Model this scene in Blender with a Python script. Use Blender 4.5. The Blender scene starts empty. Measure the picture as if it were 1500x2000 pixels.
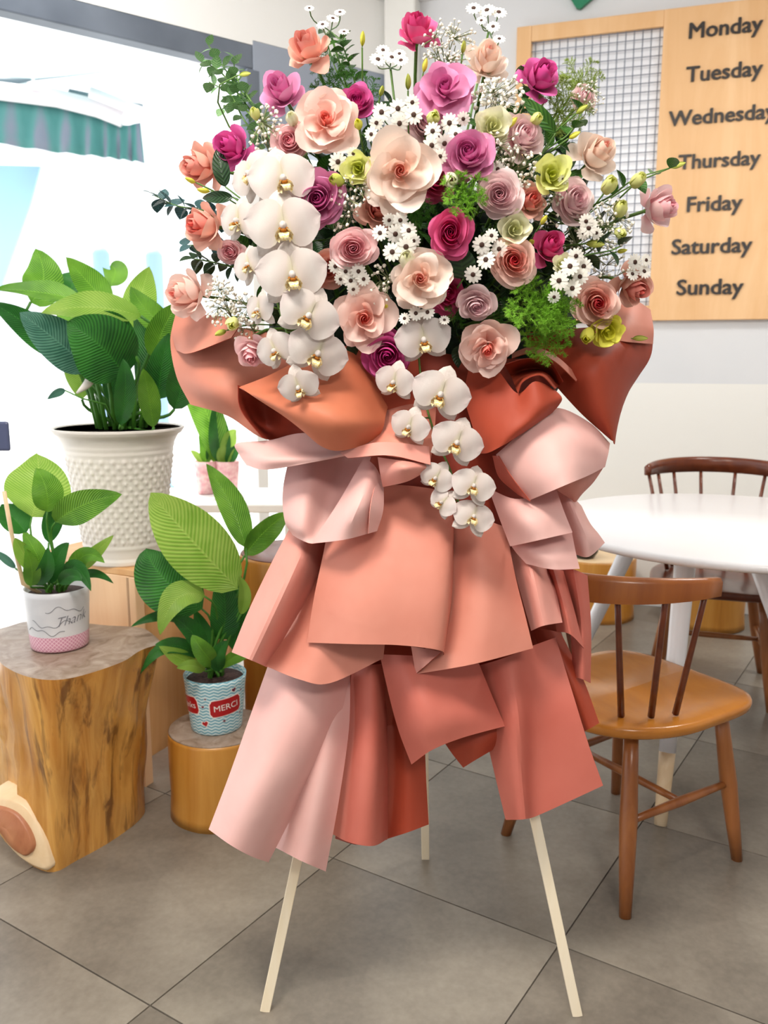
import bpy, math, random
from mathutils import Vector, Matrix
random.seed(7)
R = random.Random(11)
C = bpy.context.scene.collection
sc = bpy.context.scene

# ---------------------------------------------------------------- camera, sky, sun, added fill lights, exposure
FPX, PITCH, CAMZ = 1700.0, math.radians(10.3), 1.25
cd = bpy.data.cameras.new('camera'); cam = bpy.data.objects.new('camera', cd); C.objects.link(cam)
cam.location = (0, 0, CAMZ); cam.rotation_euler = (math.radians(90) - PITCH, 0, 0)
cd.sensor_fit = 'HORIZONTAL'; cd.sensor_width = 36; cd.lens = FPX / 1500 * 36; cd.clip_start = 0.05
cd.dof.use_dof = True; cd.dof.focus_distance = 1.5; cd.dof.aperture_fstop = 8
sc.camera = cam
sc.view_settings.view_transform = 'Standard'; sc.view_settings.look = 'None'
sc.view_settings.gamma = 1; sc.view_settings.use_curve_mapping = False
sc.view_settings.exposure = 0.42
w = bpy.data.worlds.new('sky'); sc.world = w; w.use_nodes = True
w.node_tree.nodes['Background'].inputs[0].default_value = (0.93, 0.97, 1.0, 1)
w.node_tree.nodes['Background'].inputs[1].default_value = 1.3
def lamp(name, kind, loc, target, energy, color=(1, 1, 1), size=1.0, size_y=None, angle=None):
    l = bpy.data.lights.new(name, kind); l.energy = energy; l.color = color
    if kind == 'AREA':
        l.shape = 'RECTANGLE'; l.size = size; l.size_y = size_y or size
    if angle is not None: l.angle = angle
    o = bpy.data.objects.new(name, l); C.objects.link(o); o.location = loc
    d = Vector(target) - Vector(loc); o.rotation_euler = d.to_track_quat('-Z', 'Y').to_euler()
    return o
lamp('sun', 'SUN', (-3.5, 5, 12), (0, 0, 0), 4.0, (1, .97, .92), angle=math.radians(1.5))
lamp('ceiling_lamp', 'AREA', (-0.5, 0.5, 2.85), (-0.1, 1.5, 1.0), 40, (1, .93, .84), 0.7, 0.5)  # unseen fill lights added under the ceiling to brighten the bouquet and room
lamp('ceiling_lamp', 'AREA', (0.7, -1.3, 2.85), (0.1, 1.5, .7), 34, (1, .94, .87), 0.7, 0.5)  # added fill behind the camera for the lower front
lamp('ceiling_lamp', 'AREA', (-1.3, 2.7, 2.88), (-1.15, 3.75, 2.5), 9, (1, .99, .97), 0.6, 0.2)  # added fill aimed at the fascia to whiten it
lamp('ceiling_lamp', 'AREA', (1.9, 2.6, 2.85), (1.6, 2.6, 0), 22, (1, .95, .88), 0.5, 0.5)  # added fill over the table side

# ---------------------------------------------------------------- helpers
def ray(x, y):
    a = (x - 750) / FPX; b = -(y - 1000) / FPX
    return Vector((a, math.cos(PITCH) + b * math.sin(PITCH), -math.sin(PITCH) + b * math.cos(PITCH)))
def P(x, y, Y):                      # the world point on the plane at distance Y
    r = ray(x, y); t = Y / r.y
    return Vector((r.x * t, Y, CAMZ + r.z * t))
def Z(x, y, z):                      # the world point at height z
    r = ray(x, y); t = (z - CAMZ) / r.z
    return Vector((r.x * t, r.y * t, z))
def depth(p): return p[1] * math.cos(PITCH) + (CAMZ - p[2]) * math.sin(PITCH)
def px2m(n, p): return n * depth(p) / FPX
def lin(c):
    if isinstance(c, str): c = [int(c[i:i+2], 16) / 255 for i in (0, 2, 4)]
    return tuple((v / 12.92 if v <= .04045 else ((v + .055) / 1.055) ** 2.4) for v in c[:3]) + (1,)
def tag(o, label=None, cat=None, group=None, kind=None):
    if label: o['label'] = label
    if cat: o['category'] = cat
    if group: o['group'] = group
    if kind: o['kind'] = kind
    return o
def empty(name, loc=(0, 0, 0), rz=0.0, parent=None):
    o = bpy.data.objects.new(name, None); C.objects.link(o); o.location = loc; o.rotation_euler = (0, 0, rz)
    o.empty_display_size = .02
    if parent: o.parent = parent
    return o
class MB:
    def __init__(s): s.v = []; s.f = []; s.uv = []; s.g = []; s.mi = []
    def add(s, vs, fs, g=None, uv=None, mi=0):
        n = len(s.v); s.v += [tuple(v) for v in vs]; s.f += [tuple(i + n for i in f) for f in fs]
        s.g += (g if g else [0.5] * len(vs)); s.uv += (uv if uv else [(0, 0)] * len(vs)); s.mi += [mi] * len(fs)
    def box(s, c, size, rz=0, mi=0, M=None):
        x, y, z = [k / 2 for k in size]
        m = M if M else (Matrix.Translation(c) @ Matrix.Rotation(rz, 4, 'Z'))
        vs = [m @ Vector(p) for p in ((-x,-y,-z),(x,-y,-z),(x,y,-z),(-x,y,-z),(-x,-y,z),(x,-y,z),(x,y,z),(-x,y,z))]
        s.add(vs, [(0,3,2,1),(4,5,6,7),(0,1,5,4),(1,2,6,5),(2,3,7,6),(3,0,4,7)], mi=mi); return s
    def tube(s, pts, rad, n=8, caps=True, mi=0, sq=False):
        pts = [Vector(p) for p in pts]; m = len(pts)
        rs = rad if isinstance(rad, (list, tuple)) else [rad] * m
        vs = []; ref = None
        for i in range(m):
            d = (pts[min(i+1, m-1)] - pts[max(i-1, 0)]).normalized()
            if ref is None: ref = Vector((0, 0, 1)) if abs(d.z) < .9 else Vector((0, 1, 0))
            a = d.cross(ref).normalized(); b = d.cross(a).normalized(); ref = a.cross(d).normalized() * -1 if False else ref
            for k in range(n):
                t = 2 * math.pi * (k + (.5 if sq else 0)) / n
                vs.append(pts[i] + (a * math.cos(t) + b * math.sin(t)) * rs[i])
        fs = [(i*n+k, i*n+(k+1)%n, (i+1)*n+(k+1)%n, (i+1)*n+k) for i in range(m-1) for k in range(n)]
        if caps: fs += [tuple(range(n))[::-1], tuple(range((m-1)*n, m*n))]
        s.add(vs, fs, g=[i/(m-1) for i in range(m) for k in range(n)], mi=mi); return s
    def lathe(s, prof, n=32, c=(0, 0, 0), fn=None, mi=0, closed=False):
        vs = []; g = []; uv = []
        m = len(prof)
        for i, (r, z) in enumerate(prof):
            for k in range(n):
                t = 2 * math.pi * k / n; rr = r + (fn(t, z, i) if fn else 0)
                vs.append((c[0] + rr * math.cos(t), c[1] + rr * math.sin(t), c[2] + z)); g.append(i / (m - 1)); uv.append((k / n, i / (m - 1)))
        fs = [(i*n+k, i*n+(k+1)%n, (i+1)*n+(k+1)%n, (i+1)*n+k) for i in range(m-1) for k in range(n)]
        if prof[0][0] > 1e-6: fs.append(tuple(range(n))[::-1])
        if prof[-1][0] > 1e-6: fs.append(tuple(range((m-1)*n, m*n)))
        s.add(vs, fs, g, uv, mi); return s
    def grid(s, rows, g=None, uv=None, mi=0):
        nr = len(rows); nc = len(rows[0])
        fs = [(i*nc+j, i*nc+j+1, (i+1)*nc+j+1, (i+1)*nc+j) for i in range(nr-1) for j in range(nc-1)]
        s.add([p for r in rows for p in r], fs, g or [i/(nr-1) for i in range(nr) for j in range(nc)],
              uv or [(j/(nc-1), i/(nr-1)) for i in range(nr) for j in range(nc)], mi); return s
    def ball(s, c, r, n=6, m=4, sc_=(1, 1, 1), mi=0):
        vs = []
        for i in range(m + 1):
            p = math.pi * i / m
            for k in range(n):
                t = 2 * math.pi * k / n
                vs.append((c[0] + r*sc_[0]*math.sin(p)*math.cos(t), c[1] + r*sc_[1]*math.sin(p)*math.sin(t), c[2] + r*sc_[2]*math.cos(p)))
        s.add(vs, [(i*n+k, (i+1)*n+k, (i+1)*n+(k+1)%n, i*n+(k+1)%n) for i in range(m) for k in range(n)], mi=mi); return s
    def mesh(s, name, mats, smooth=True):
        me = bpy.data.meshes.new(name); me.from_pydata(s.v, [], s.f)
        a = me.attributes.new('grad', 'FLOAT', 'POINT'); a.data.foreach_set('value', s.g)
        ul = me.uv_layers.new(name='UVMap')
        li = [0] * len(me.loops); me.loops.foreach_get('vertex_index', li)
        fl = []
        for i in li: fl += s.uv[i]
        ul.data.foreach_set('uv', fl)
        for mt in (mats if isinstance(mats, (list, tuple)) else [mats]): me.materials.append(mt)
        me.polygons.foreach_set('material_index', s.mi)
        me.polygons.foreach_set('use_smooth', [smooth] * len(me.polygons))
        me.update(); return me
    def build(s, name, mats, parent=None, smooth=True, bevel=0, **kw):
        o = bpy.data.objects.new(name, s.mesh(name, mats, smooth)); C.objects.link(o)
        if parent: o.parent = parent
        if bevel:
            b = o.modifiers.new('bevel', 'BEVEL'); b.width = bevel; b.segments = 2; b.limit_method = 'ANGLE'
        return o
def link(name, me, parent=None, M=None):
    o = bpy.data.objects.new(name, me); C.objects.link(o)
    if parent: o.parent = parent
    if M is not None: o.matrix_local = M
    return o
def cr(p, t):                           # Catmull-Rom through the points, ends extrapolated
    n = len(p); x = t * (n - 1); i = min(int(x), n - 2); f = x - i
    p1, p2 = p[i], p[i+1]; p0 = p[i-1] if i > 0 else p1 * 2 - p2; p3 = p[i+2] if i + 2 < n else p2 * 2 - p1
    return .5 * ((2*p1) + (p2-p0)*f + (2*p0-5*p1+4*p2-p3)*f*f + (-p0+3*p1-3*p2+p3)*f*f*f)
def bez(a, b, c, d, t):
    s = 1 - t
    return a*(s*s*s) + b*(3*s*s*t) + c*(3*s*t*t) + d*(t*t*t)
def text_geo(body, size, bold=0.0, shear=0.0, extrude=0.0):
    cu = bpy.data.curves.new('lettering', 'FONT'); cu.body = body; cu.size = size; cu.offset = bold; cu.shear = shear
    cu.extrude = extrude; cu.resolution_u = 3; cu.align_x = 'CENTER'
    o = bpy.data.objects.new('lettering', cu); C.objects.link(o)
    dg = bpy.context.evaluated_depsgraph_get(); me = bpy.data.meshes.new_from_object(o.evaluated_get(dg))
    vs = [v.co.copy() for v in me.vertices]; fs = [tuple(p.vertices) for p in me.polygons]
    bpy.data.objects.remove(o); bpy.data.curves.remove(cu); bpy.data.meshes.remove(me)
    return vs, fs

# ---------------------------------------------------------------- materials
def nt(name):
    m = bpy.data.materials.new(name); m.use_nodes = True; t = m.node_tree
    return m, t, t.nodes['Principled BSDF'], t.nodes['Material Output']
def N(t, kind, **kw):
    n = t.nodes.new(kind)
    for k, v in kw.items(): setattr(n, k, v)
    return n
def ramp(t, fac, cols):
    r = N(t, 'ShaderNodeValToRGB'); e = r.color_ramp.elements
    while len(e) < len(cols): e.new(.5)
    for i, (p, c) in enumerate(cols): e[i].position = p; e[i].color = lin(c)
    t.links.new(fac, r.inputs[0]); return r.outputs[0]
def mathn(t, op, a, b=None, c=None):
    n = N(t, 'ShaderNodeMath', operation=op)
    for i, v in enumerate((a, b, c)):
        if v is None: continue
        if isinstance(v, (int, float)): n.inputs[i].default_value = v
        else: t.links.new(v, n.inputs[i])
    return n.outputs[0]
def bump(t, bs, h, strength=.3, dist=.01):
    b = N(t, 'ShaderNodeBump'); b.inputs['Strength'].default_value = strength; b.inputs['Distance'].default_value = dist
    t.links.new(h, b.inputs['Height']); t.links.new(b.outputs[0], bs.inputs['Normal'])
def noise(t, scale, detail=3, rough=.5, stretch=None, coord='Object', dist=0.0):
    tc = N(t, 'ShaderNodeTexCoord'); n = N(t, 'ShaderNodeTexNoise'); n.inputs['Scale'].default_value = scale
    n.inputs['Detail'].default_value = detail; n.inputs['Roughness'].default_value = rough; n.inputs['Distortion'].default_value = dist
    if stretch:
        mp = N(t, 'ShaderNodeMapping'); mp.inputs['Scale'].default_value = stretch
        t.links.new(tc.outputs[coord], mp.inputs[0]); t.links.new(mp.outputs[0], n.inputs['Vector'])
    else: t.links.new(tc.outputs[coord], n.inputs['Vector'])
    return n.outputs['Fac']
def mat(name, c, rough=.5, metal=0, c2=None, scale=20, stretch=None, bmp=0, spec=.5, trans=0, sheen=0, detail=3):
    m, t, bs, out = nt(name); bs.inputs['Roughness'].default_value = rough; bs.inputs['Metallic'].default_value = metal
    bs.inputs['Specular IOR Level'].default_value = spec
    col = None
    if c2 or bmp:
        f = noise(t, scale, detail, stretch=stretch)
        if c2: col = ramp(t, f, [(.35, c), (.65, c2)]); t.links.new(col, bs.inputs['Base Color'])
        if bmp: bump(t, bs, f, bmp, .004)
    if not c2: bs.inputs['Base Color'].default_value = lin(c)
    if trans: add_trans(t, bs, out, trans, col, lin(c))
    return m
def add_trans(t, bs, out, k, col, flat):
    tr = N(t, 'ShaderNodeBsdfTranslucent'); mx = N(t, 'ShaderNodeMixShader'); mx.inputs[0].default_value = k
    if col: t.links.new(col, tr.inputs[0])
    else: tr.inputs[0].default_value = flat
    t.links.new(bs.outputs[0], mx.inputs[1]); t.links.new(tr.outputs[0], mx.inputs[2]); t.links.new(mx.outputs[0], out.inputs[0])
def petal_mat(name, base, edge, trans=.3, rough=.55, mid=None, spread=.55):
    m, t, bs, out = nt(name); bs.inputs['Roughness'].default_value = rough; bs.inputs['Specular IOR Level'].default_value = .25
    at = N(t, 'ShaderNodeAttribute', attribute_name='grad')
    col = ramp(t, at.outputs['Fac'], [(0.0, base), (spread, mid or edge), (1.0, edge)])
    t.links.new(col, bs.inputs['Base Color']); add_trans(t, bs, out, trans, col, None)
    f = noise(t, 40, 3, stretch=(1, 1, 1)); bump(t, bs, f, .12, .003)
    return m
def leaf_mat(name, dark, light, veins=26, trans=.3, rough=.38, strength=.5):
    m, t, bs, out = nt(name); bs.inputs['Roughness'].default_value = rough
    tc = N(t, 'ShaderNodeTexCoord'); sp = N(t, 'ShaderNodeSeparateXYZ'); t.links.new(tc.outputs['UV'], sp.inputs[0])
    u = mathn(t, 'ABSOLUTE', mathn(t, 'SUBTRACT', sp.outputs[0], .5))
    ph = mathn(t, 'SUBTRACT', sp.outputs[1], mathn(t, 'MULTIPLY', u, .45))
    wv = mathn(t, 'SINE', mathn(t, 'MULTIPLY', ph, veins * 6.283))
    rib = mathn(t, 'LESS_THAN', u, .018)
    f = noise(t, 14, 2)
    fac = mathn(t, 'ADD', mathn(t, 'MULTIPLY', wv, .19), f)
    fac = mathn(t, 'ADD', fac, mathn(t, 'MULTIPLY', rib, .25))
    col = ramp(t, fac, [(.3, dark), (.72, light)])
    t.links.new(col, bs.inputs['Base Color']); add_trans(t, bs, out, trans, col, None)
    bump(t, bs, wv, strength, .0015)
    return m
def wood(name, c, c2, scale=6, stretch=(1, 1, .12), rough=.45, dark=None, bmp=.15, dist=1.5):
    m, t, bs, out = nt(name); bs.inputs['Roughness'].default_value = rough
    f = noise(t, scale, 6, .6, stretch=stretch, dist=dist)
    col = ramp(t, f, ([(.25, dark)] if dark else []) + [(.38, c), (.68, c2)])
    t.links.new(col, bs.inputs['Base Color']); bump(t, bs, f, bmp, .004); return m
M = {}
M['white'] = mat('white_paint', 'f2f2f0', .45)
M['table_white'] = mat('white_laminate', 'f4f3f6', .25)
M['steel'] = mat('dark_grey_frame', '59626f', .5, c2='6d7683', scale=3); M['header'] = mat('grey_blue_header', '98a1b0', .6)
M['wire'] = mat('grey_wire', '7f8799', .4)
M['back_white'] = mat('panel_white', 'eef0f6', .3)
M['black'] = mat('black_lettering', '1d1514', .4)
M['green'] = mat('green_sign', '0e7a55', .5)
M['beech'] = wood('pale_wood_board', 'dfb07c', 'e9bf8f', 5, (1, .6, .15), .5, bmp=.03)
M['pine'] = wood('pine_leg', 'f5e4c4', 'faeed6', 8, (1, 1, .1), .55, bmp=.05)
M['crate'] = wood('crate_wood', 'cf9a62', 'dfb27e', 6, (1, 1, .1), .5, bmp=.05)
M['cratelight'] = wood('light_edge_wood', 'e3b88e', 'edc8a0', 6, (1, 1, .1), .5, bmp=.05)
M['log'] = wood('peeled_log', 'b87a30', 'dca657', 13, (1, 1, .13), .32, dark='6e3f1c', bmp=.35)
def streaked(m):                      # thin dark cracks and stains running down a peeled log
    t = m.node_tree; bs = t.nodes['Principled BSDF']; old = bs.inputs['Base Color'].links[0].from_socket
    f = noise(t, 26, 4, .65, stretch=(1, 1, .09), dist=.4); g = noise(t, 4, 3, .5, stretch=(1, 1, .5))
    k = mathn(t, 'MULTIPLY', f, mathn(t, 'ADD', g, .5)); mk = N(t, 'ShaderNodeMapRange'); t.links.new(k, mk.inputs[0]); mk.inputs[1].default_value = .56; mk.inputs[2].default_value = .70; mk.inputs[4].default_value = .75
    mx = N(t, 'ShaderNodeMix', data_type='RGBA'); t.links.new(mk.outputs[0], mx.inputs[0]); t.links.new(old, mx.inputs[6]); mx.inputs[7].default_value = lin('5a3013')
    t.links.new(mx.outputs[2], bs.inputs['Base Color'])
streaked(M['log'])
M['log2'] = wood('honey_log', 'b87a2c', 'cb9243', 8, (1, 1, .12), .35, dark='9c6322', bmp=.12)
M['logtop'] = wood('log_cut', '85705f', 'a8978a', 16, (1, 1, 1), .4, dark='5d4636', bmp=.2)
M['heart'] = wood('heartwood', 'b06f4b', 'c48a62', 6, (1, 1, 1), .4, dark='8b4f35')
M['sap'] = wood('sapwood', 'e6c79c', 'f0d7b2', 6, (1, 1, 1), .4)
M['chair'] = wood('walnut_chair', '8d4f26', 'a9652f', 7, (1, 1, .15), .28, dark='6a3517', bmp=.08)
M['chairleg'] = wood('walnut_leg', '8a5029', 'a86a3a', 9, (1, 1, .1), .3, bmp=.06)
M['chairdark'] = wood('dark_walnut', '5b2a18', '743a20', 9, (1, 1, 1), .28, bmp=.08)
M['seat'] = wood('seat_wood', 'b06c26', 'c98438', 5, (1, .18, 1), .2, bmp=.04)
M['soil'] = mat('potting_soil', '2b1a18', .9, c2='4a3430', scale=120, bmp=.8)
M['potwhite'] = mat('white_plastic_pot', 'e4ddd6', .45)
M['lemur'] = mat('dark_blue_plastic', '4d5474', .4)

def paper(name, a, b, rough=.55):
    m, t, bs, out = nt(name); bs.inputs['Roughness'].default_value = rough; bs.inputs['Specular IOR Level'].default_value = .35
    f = noise(t, 3.5, 4, .6); col = ramp(t, f, [(.3, a), (.7, b)]); t.links.new(col, bs.inputs['Base Color'])
    g = noise(t, 9, 3, .5, dist=.5); bump(t, bs, g, .25, .012); add_trans(t, bs, out, .1, col, None)
    return m
M['pale'] = paper('pale_pink_paper', 'e8b0a9', 'f0c4bd')
M['rosy'] = paper('rosy_paper', 'e29384', 'e9a598')
M['salmon'] = paper('salmon_paper', 'da8672', 'e39884')
M['terra'] = paper('terracotta_paper', 'a5402a', 'b24d35')
M['shade_terra'] = paper('shaded_terracotta_paper', '8f3322', '9c3d2a')  # terracotta darkened for hollows and sheet backs, shade put into the colour
M['orange'] = paper('orange_brown_paper', 'c06848', 'cf7c5c'); M['wing'] = paper('dull_salmon_paper', 'c67a64', 'd48a74')
M['brick'] = paper('brick_pink_paper', 'cc6a5a', 'd67a6a')

# ---------------------------------------------------------------- the setting
def poly(name, pts, m, kind='structure', parent=None):
    mb = MB(); mb.add(pts, [tuple(range(len(pts)))]); o = mb.build(name, m, parent, smooth=False)
    if not parent: o['kind'] = kind
    return o
def wallbox(name, a, b, z0, z1, th, m, parent=None, side=1, kind='structure', bev=0):
    a = Vector((a[0], a[1], 0)); b = Vector((b[0], b[1], 0)); d = (b - a).normalized(); n = Vector((-d.y, d.x, 0)) * th * side
    vs = []
    for z in (z0, z1):
        for q in (a, b, b + n, a + n): vs.append((q.x, q.y, z))
    mb = MB(); mb.add(vs, [(0,3,2,1),(4,5,6,7),(0,1,5,4),(1,2,6,5),(2,3,7,6),(3,0,4,7)])
    o = mb.build(name, m, parent, smooth=False, bevel=bev)
    if not parent and kind: o['kind'] = kind
    return o
A0 = Vector((-5.0, 0.56, 0)); AB = Vector((-.583, 4.175, 0)); W0 = Vector((0.05, 4.70, 0)); W1 = Vector((4.3, 3.236, 0))
fd = (W0 - A0).normalized()

def floor_mat():
    m, t, bs, out = nt('floor_tile'); 
    f = noise(t, 2.2, 6, .6); g = noise(t, 60, 3, .6); h2 = noise(t, .9, 5, .6, dist=.6)
    s = mathn(t, 'ADD', mathn(t, 'MULTIPLY', f, .55), mathn(t, 'MULTIPLY', g, .12))
    s = mathn(t, 'ADD', s, mathn(t, 'MULTIPLY', h2, .33))
    col = ramp(t, s, [(.38, '665f56'), (.5, '827a6f'), (.62, '9a9285')])  # tile mottling, contrast widened to paint in patchy reflections
    t.links.new(col, bs.inputs['Base Color'])
    rg = N(t, 'ShaderNodeMapRange'); t.links.new(f, rg.inputs[0]); rg.inputs[3].default_value = .22; rg.inputs[4].default_value = .42
    t.links.new(rg.outputs[0], bs.inputs['Roughness']); bump(t, bs, g, .05, .002); bs.inputs['Specular IOR Level'].default_value = .45
    return m
M['tile'] = floor_mat(); M['grout'] = mat('tile_grout', '857e75', .9)
poly('floor', [(-5, -3, -.004), (4.5, -3, -.004), (4.5, 3.17, -.004), W0[:2] + (-.004,), A0[:2] + (-.004,)], M['grout'])
floor = bpy.data.objects['floor']
ang = math.radians(57.0); tu = Vector((math.cos(ang), math.sin(ang), 0)); tv = Vector((math.sin(ang), -math.cos(ang), 0))
o0 = Vector((-.455, 1.495, 0)); T = .60
tm = MB(); tm.box((0, 0, -.002), (T - .0035, T - .0035, .008)); tme = tm.mesh('tile', M['tile'], smooth=False)
def inside(p):
    n = Vector((-fd.y, fd.x, 0)); wd = (W1 - W0).normalized(); n2 = Vector((-wd.y, wd.x, 0))
    return (p - A0).dot(n) < -.32 and (p - W0).dot(n2) < -.32 and -.3 < p.y and abs(p.x) < 3.6
for i in range(-8, 12):
    for j in range(-9, 10):
        c = o0 + tu * T * (i + .5) + tv * T * (j + .5)
        if inside(c):
            link('tile', tme, floor, Matrix.Translation(c) @ Matrix.Rotation(ang, 4, 'Z'))
M['paving'] = mat('sunlit_paving', 'f0efec', .8, c2='e6e6e4', scale=2)
n_out = Vector((-fd.y, fd.x, 0))
wd = (W1 - W0).normalized()
g0 = A0 - fd * 14; g1 = W0 + fd * 12
poly('floor_outside', [tuple((g0 + Vector((0, 0, -.01)))), tuple(g1 + Vector((0, 0, -.01))), tuple(g1 + n_out * 30 + Vector((0, 0, -.01))), tuple(g0 + n_out * 30 + Vector((0, 0, -.01)))], M['paving'])
M['wall'] = mat('painted_wall', 'dcdde0', .7, c2='d6d8dc', scale=1.5)
M['wall_low'] = mat('lower_wall_paint', 'e9e8e4', .6)
M['ceil'] = mat('ceiling_white', 'f3f4f5', .8)
wb = wallbox('wall_back', W0, W1, 1.11, 2.95, .15, M['wall'])
wallbox('wall_back_lower', W0 + wd * .0, W1, 0, 1.11, .15, M['wall_low'])
wallbox('baseboard_back', W0 - Vector((-wd.y, wd.x, 0)) * .015, W1 - Vector((-wd.y, wd.x, 0)) * .015, 0, .09, .012, M['white'], bev=.003)
poly('ceiling', [(-5, -3, 2.95), (-5, A0.y, 2.95), tuple(W0[:2]) + (2.95,), (4.5, 3.17, 2.95), (4.5, -3, 2.95)], M['ceil'])
wallbox('wall_right', (4.35, -3), (4.35, 3.22), 0, 2.95, -.12, M['wall'])
wallbox('wall_rear', (-5, -3), (4.5, -3), 0, 2.95, -.12, M['wall'])
wallbox('trim_fascia', A0, AB, 2.6, 2.95, .10, M['white'])
wallbox('trim_beam', A0, AB, 2.5, 2.6, .08, M['steel'], bev=.006)
wallbox('trim_header', AB, W0, 2.18, 2.62, .10, M['header'], bev=.004)
wallbox('trim_fascia_corner', AB, W0, 2.62, 2.95, .10, M['white'])
wallbox('trim_post', AB - fd * .03, AB + fd * .03, 0, 2.16, .06, M['white'], bev=.004)  # outdoor glare painted in: the lower post is white instead of dark
wallbox('trim_post_top', AB - fd * .034, AB + fd * .034, 2.0, 2.5, .07, M['steel'], bev=.004)  # the post's own dark upper end, above the part painted white
wallbox('trim_column', W0 - wd * .02, W0 + wd * .14, 0, 2.95, -.10, M['wall_low'], bev=.01)

# ---------------------------------------------------------------- week board on the back wall
wn = Vector((-wd.y, wd.x, 0))            # pointing out of the room
def WP(x, y, off=0):
    r = ray(x, y); t = ((W0 - wn * off).dot(wn) - Vector((0, 0, CAMZ)).dot(wn)) / r.dot(wn)
    p = r * t; return Vector((p.x, p.y, CAMZ + p.z))
def board():
    th = .04
    c = WP(1280, 320, th); s0 = (WP(1003, 320, th) - c).dot(wd); s1 = 2.0
    sp = (WP(1282, 320, th) - c).dot(wd); zt = WP(1282, 20, th).z; zb = WP(1282, 626, th).z
    base = Vector((c.x, c.y, zb))
    t = empty('week_board', base)
    t.rotation_euler = (0, 0, math.atan2(wd.y, wd.x))
    tag(t, 'light wooden wall board with wire grid panel and black names of the weekdays', 'notice board')
    H = zt - zb; fw = .07
    L = lambda n, x0, x1, z0, z1, d0, d1, m, **k: MB().box(((x0+x1)/2, (d0+d1)/2, (z0+z1)/2), (x1-x0, d1-d0, z1-z0)).build(n, m, t, smooth=False, **k)
    L('wood_panel', sp, s1, 0, H, 0, th, M['beech'], bevel=.003)
    L('frame_side', s0, s0 + fw, 0, H, 0, th, M['beech'], bevel=.003)
    L('frame_rail', s0 + fw, sp, H - fw, H, .001, th, M['beech'], bevel=.003)
    L('frame_rail', s0 + fw, sp, 0, fw, .001, th, M['beech'], bevel=.003)
    L('backing', s0 + fw, sp, fw, H - fw, th - .006, th, M['back_white'])
    g = MB(); step = .0375
    x = s0 + fw + step / 2
    while x < sp - .005: g.tube([(x, .013, fw), (x, .013, H - fw)], .0021, 4); x += step
    z = fw + step / 2
    while z < H - fw: g.tube([(s0 + fw, .010, z), (sp, .010, z)], .0021, 4); z += step
    g.build('wire_grid', M['wire'], t)
    inv = Matrix.Rotation(-math.atan2(wd.y, wd.x), 4, 'Z') @ Matrix.Translation(-base)
    for wd_, xl, xr, yb in (('Monday', 1346, 1487, 76), ('Tuesday', 1340, 1487, 161), ('Wednesday', 1306, 1513, 247), ('Thursday', 1325, 1483, 331),
                            ('Friday', 1342, 1448, 414), ('Saturday', 1312, 1467, 497), ('Sunday', 1322, 1450, 576)):
        a = inv @ WP(xl, yb, th); b = inv @ WP(xr, yb, th)
        vs, fs = text_geo(wd_, 1, 0, 0, .03)
        x0 = min(v.x for v in vs); x1 = max(v.x for v in vs); k = (b.x - a.x) / (x1 - x0)
        kz = k * (.97 if wd_ != 'Friday' else .97)
        mb = MB()
        for n_, (ex, ez) in enumerate(((-.026, 0), (0, .012), (.026, 0), (0, -.012), (0, 0))):
            mb.add([(a.x + (v.x - x0 + ex) * k, -.004 - v.z * .1 - n_ * .0002, a.z + (v.y + ez) * kz) for v in vs], [tuple(reversed(f)) for f in fs])
        mb.build('lettering', M['black'], t, smooth=False)
board()
# a green sign on the wall above the board, only its lower tip in the picture
t = WP(1140, -10, .02); gs = empty('green_wall_sign', t, math.atan2(wd.y, wd.x)); tag(gs, 'dark green sign edge on the wall at the top above the wooden board', 'sign')
mb = MB(); pts = [(-.085, .03), (-.03, -.055), (-.012, -.06), (.03, -.03), (.075, .0), (.10, .05), (.1, .2), (-.1, .2)]
mb.add([(x, y, z) for y in (-.012, .012) for x, z in pts], [tuple(range(8)), tuple(range(15, 7, -1))] + [(i, i + 8, (i + 1) % 8 + 8, (i + 1) % 8) for i in range(8)])
mb.build('panel', M['green'], gs, smooth=False)

# ---------------------------------------------------------------- outside
def stripes():
    m, t, bs, out = nt('striped_canvas'); bs.inputs['Roughness'].default_value = .8
    tc = N(t, 'ShaderNodeTexCoord'); sp = N(t, 'ShaderNodeSeparateXYZ'); t.links.new(tc.outputs['UV'], sp.inputs[0])
    s = mathn(t, 'SINE', mathn(t, 'MULTIPLY', sp.outputs[0], 60)); n_ = noise(t, 3, 2)
    f = mathn(t, 'ADD', mathn(t, 'MULTIPLY', s, .25), n_)
    col = ramp(t, f, [(.3, '4f8f8c'), (.55, '5f9a98'), (.8, '8a93a3')]); t.links.new(col, bs.inputs['Base Color']); add_trans(t, bs, out, .15, col, None)
    return m
M['stripe'] = stripes(); M['canvas'] = mat('white_canvas', 'e6f0f0', .8, trans=.5, c2='c8e6e6', scale=1.2)
M['rafter'] = mat('grey_rafter', '6d8088', .6); M['alu'] = mat('white_aluminium', 'f1ecef', .4)
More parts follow.
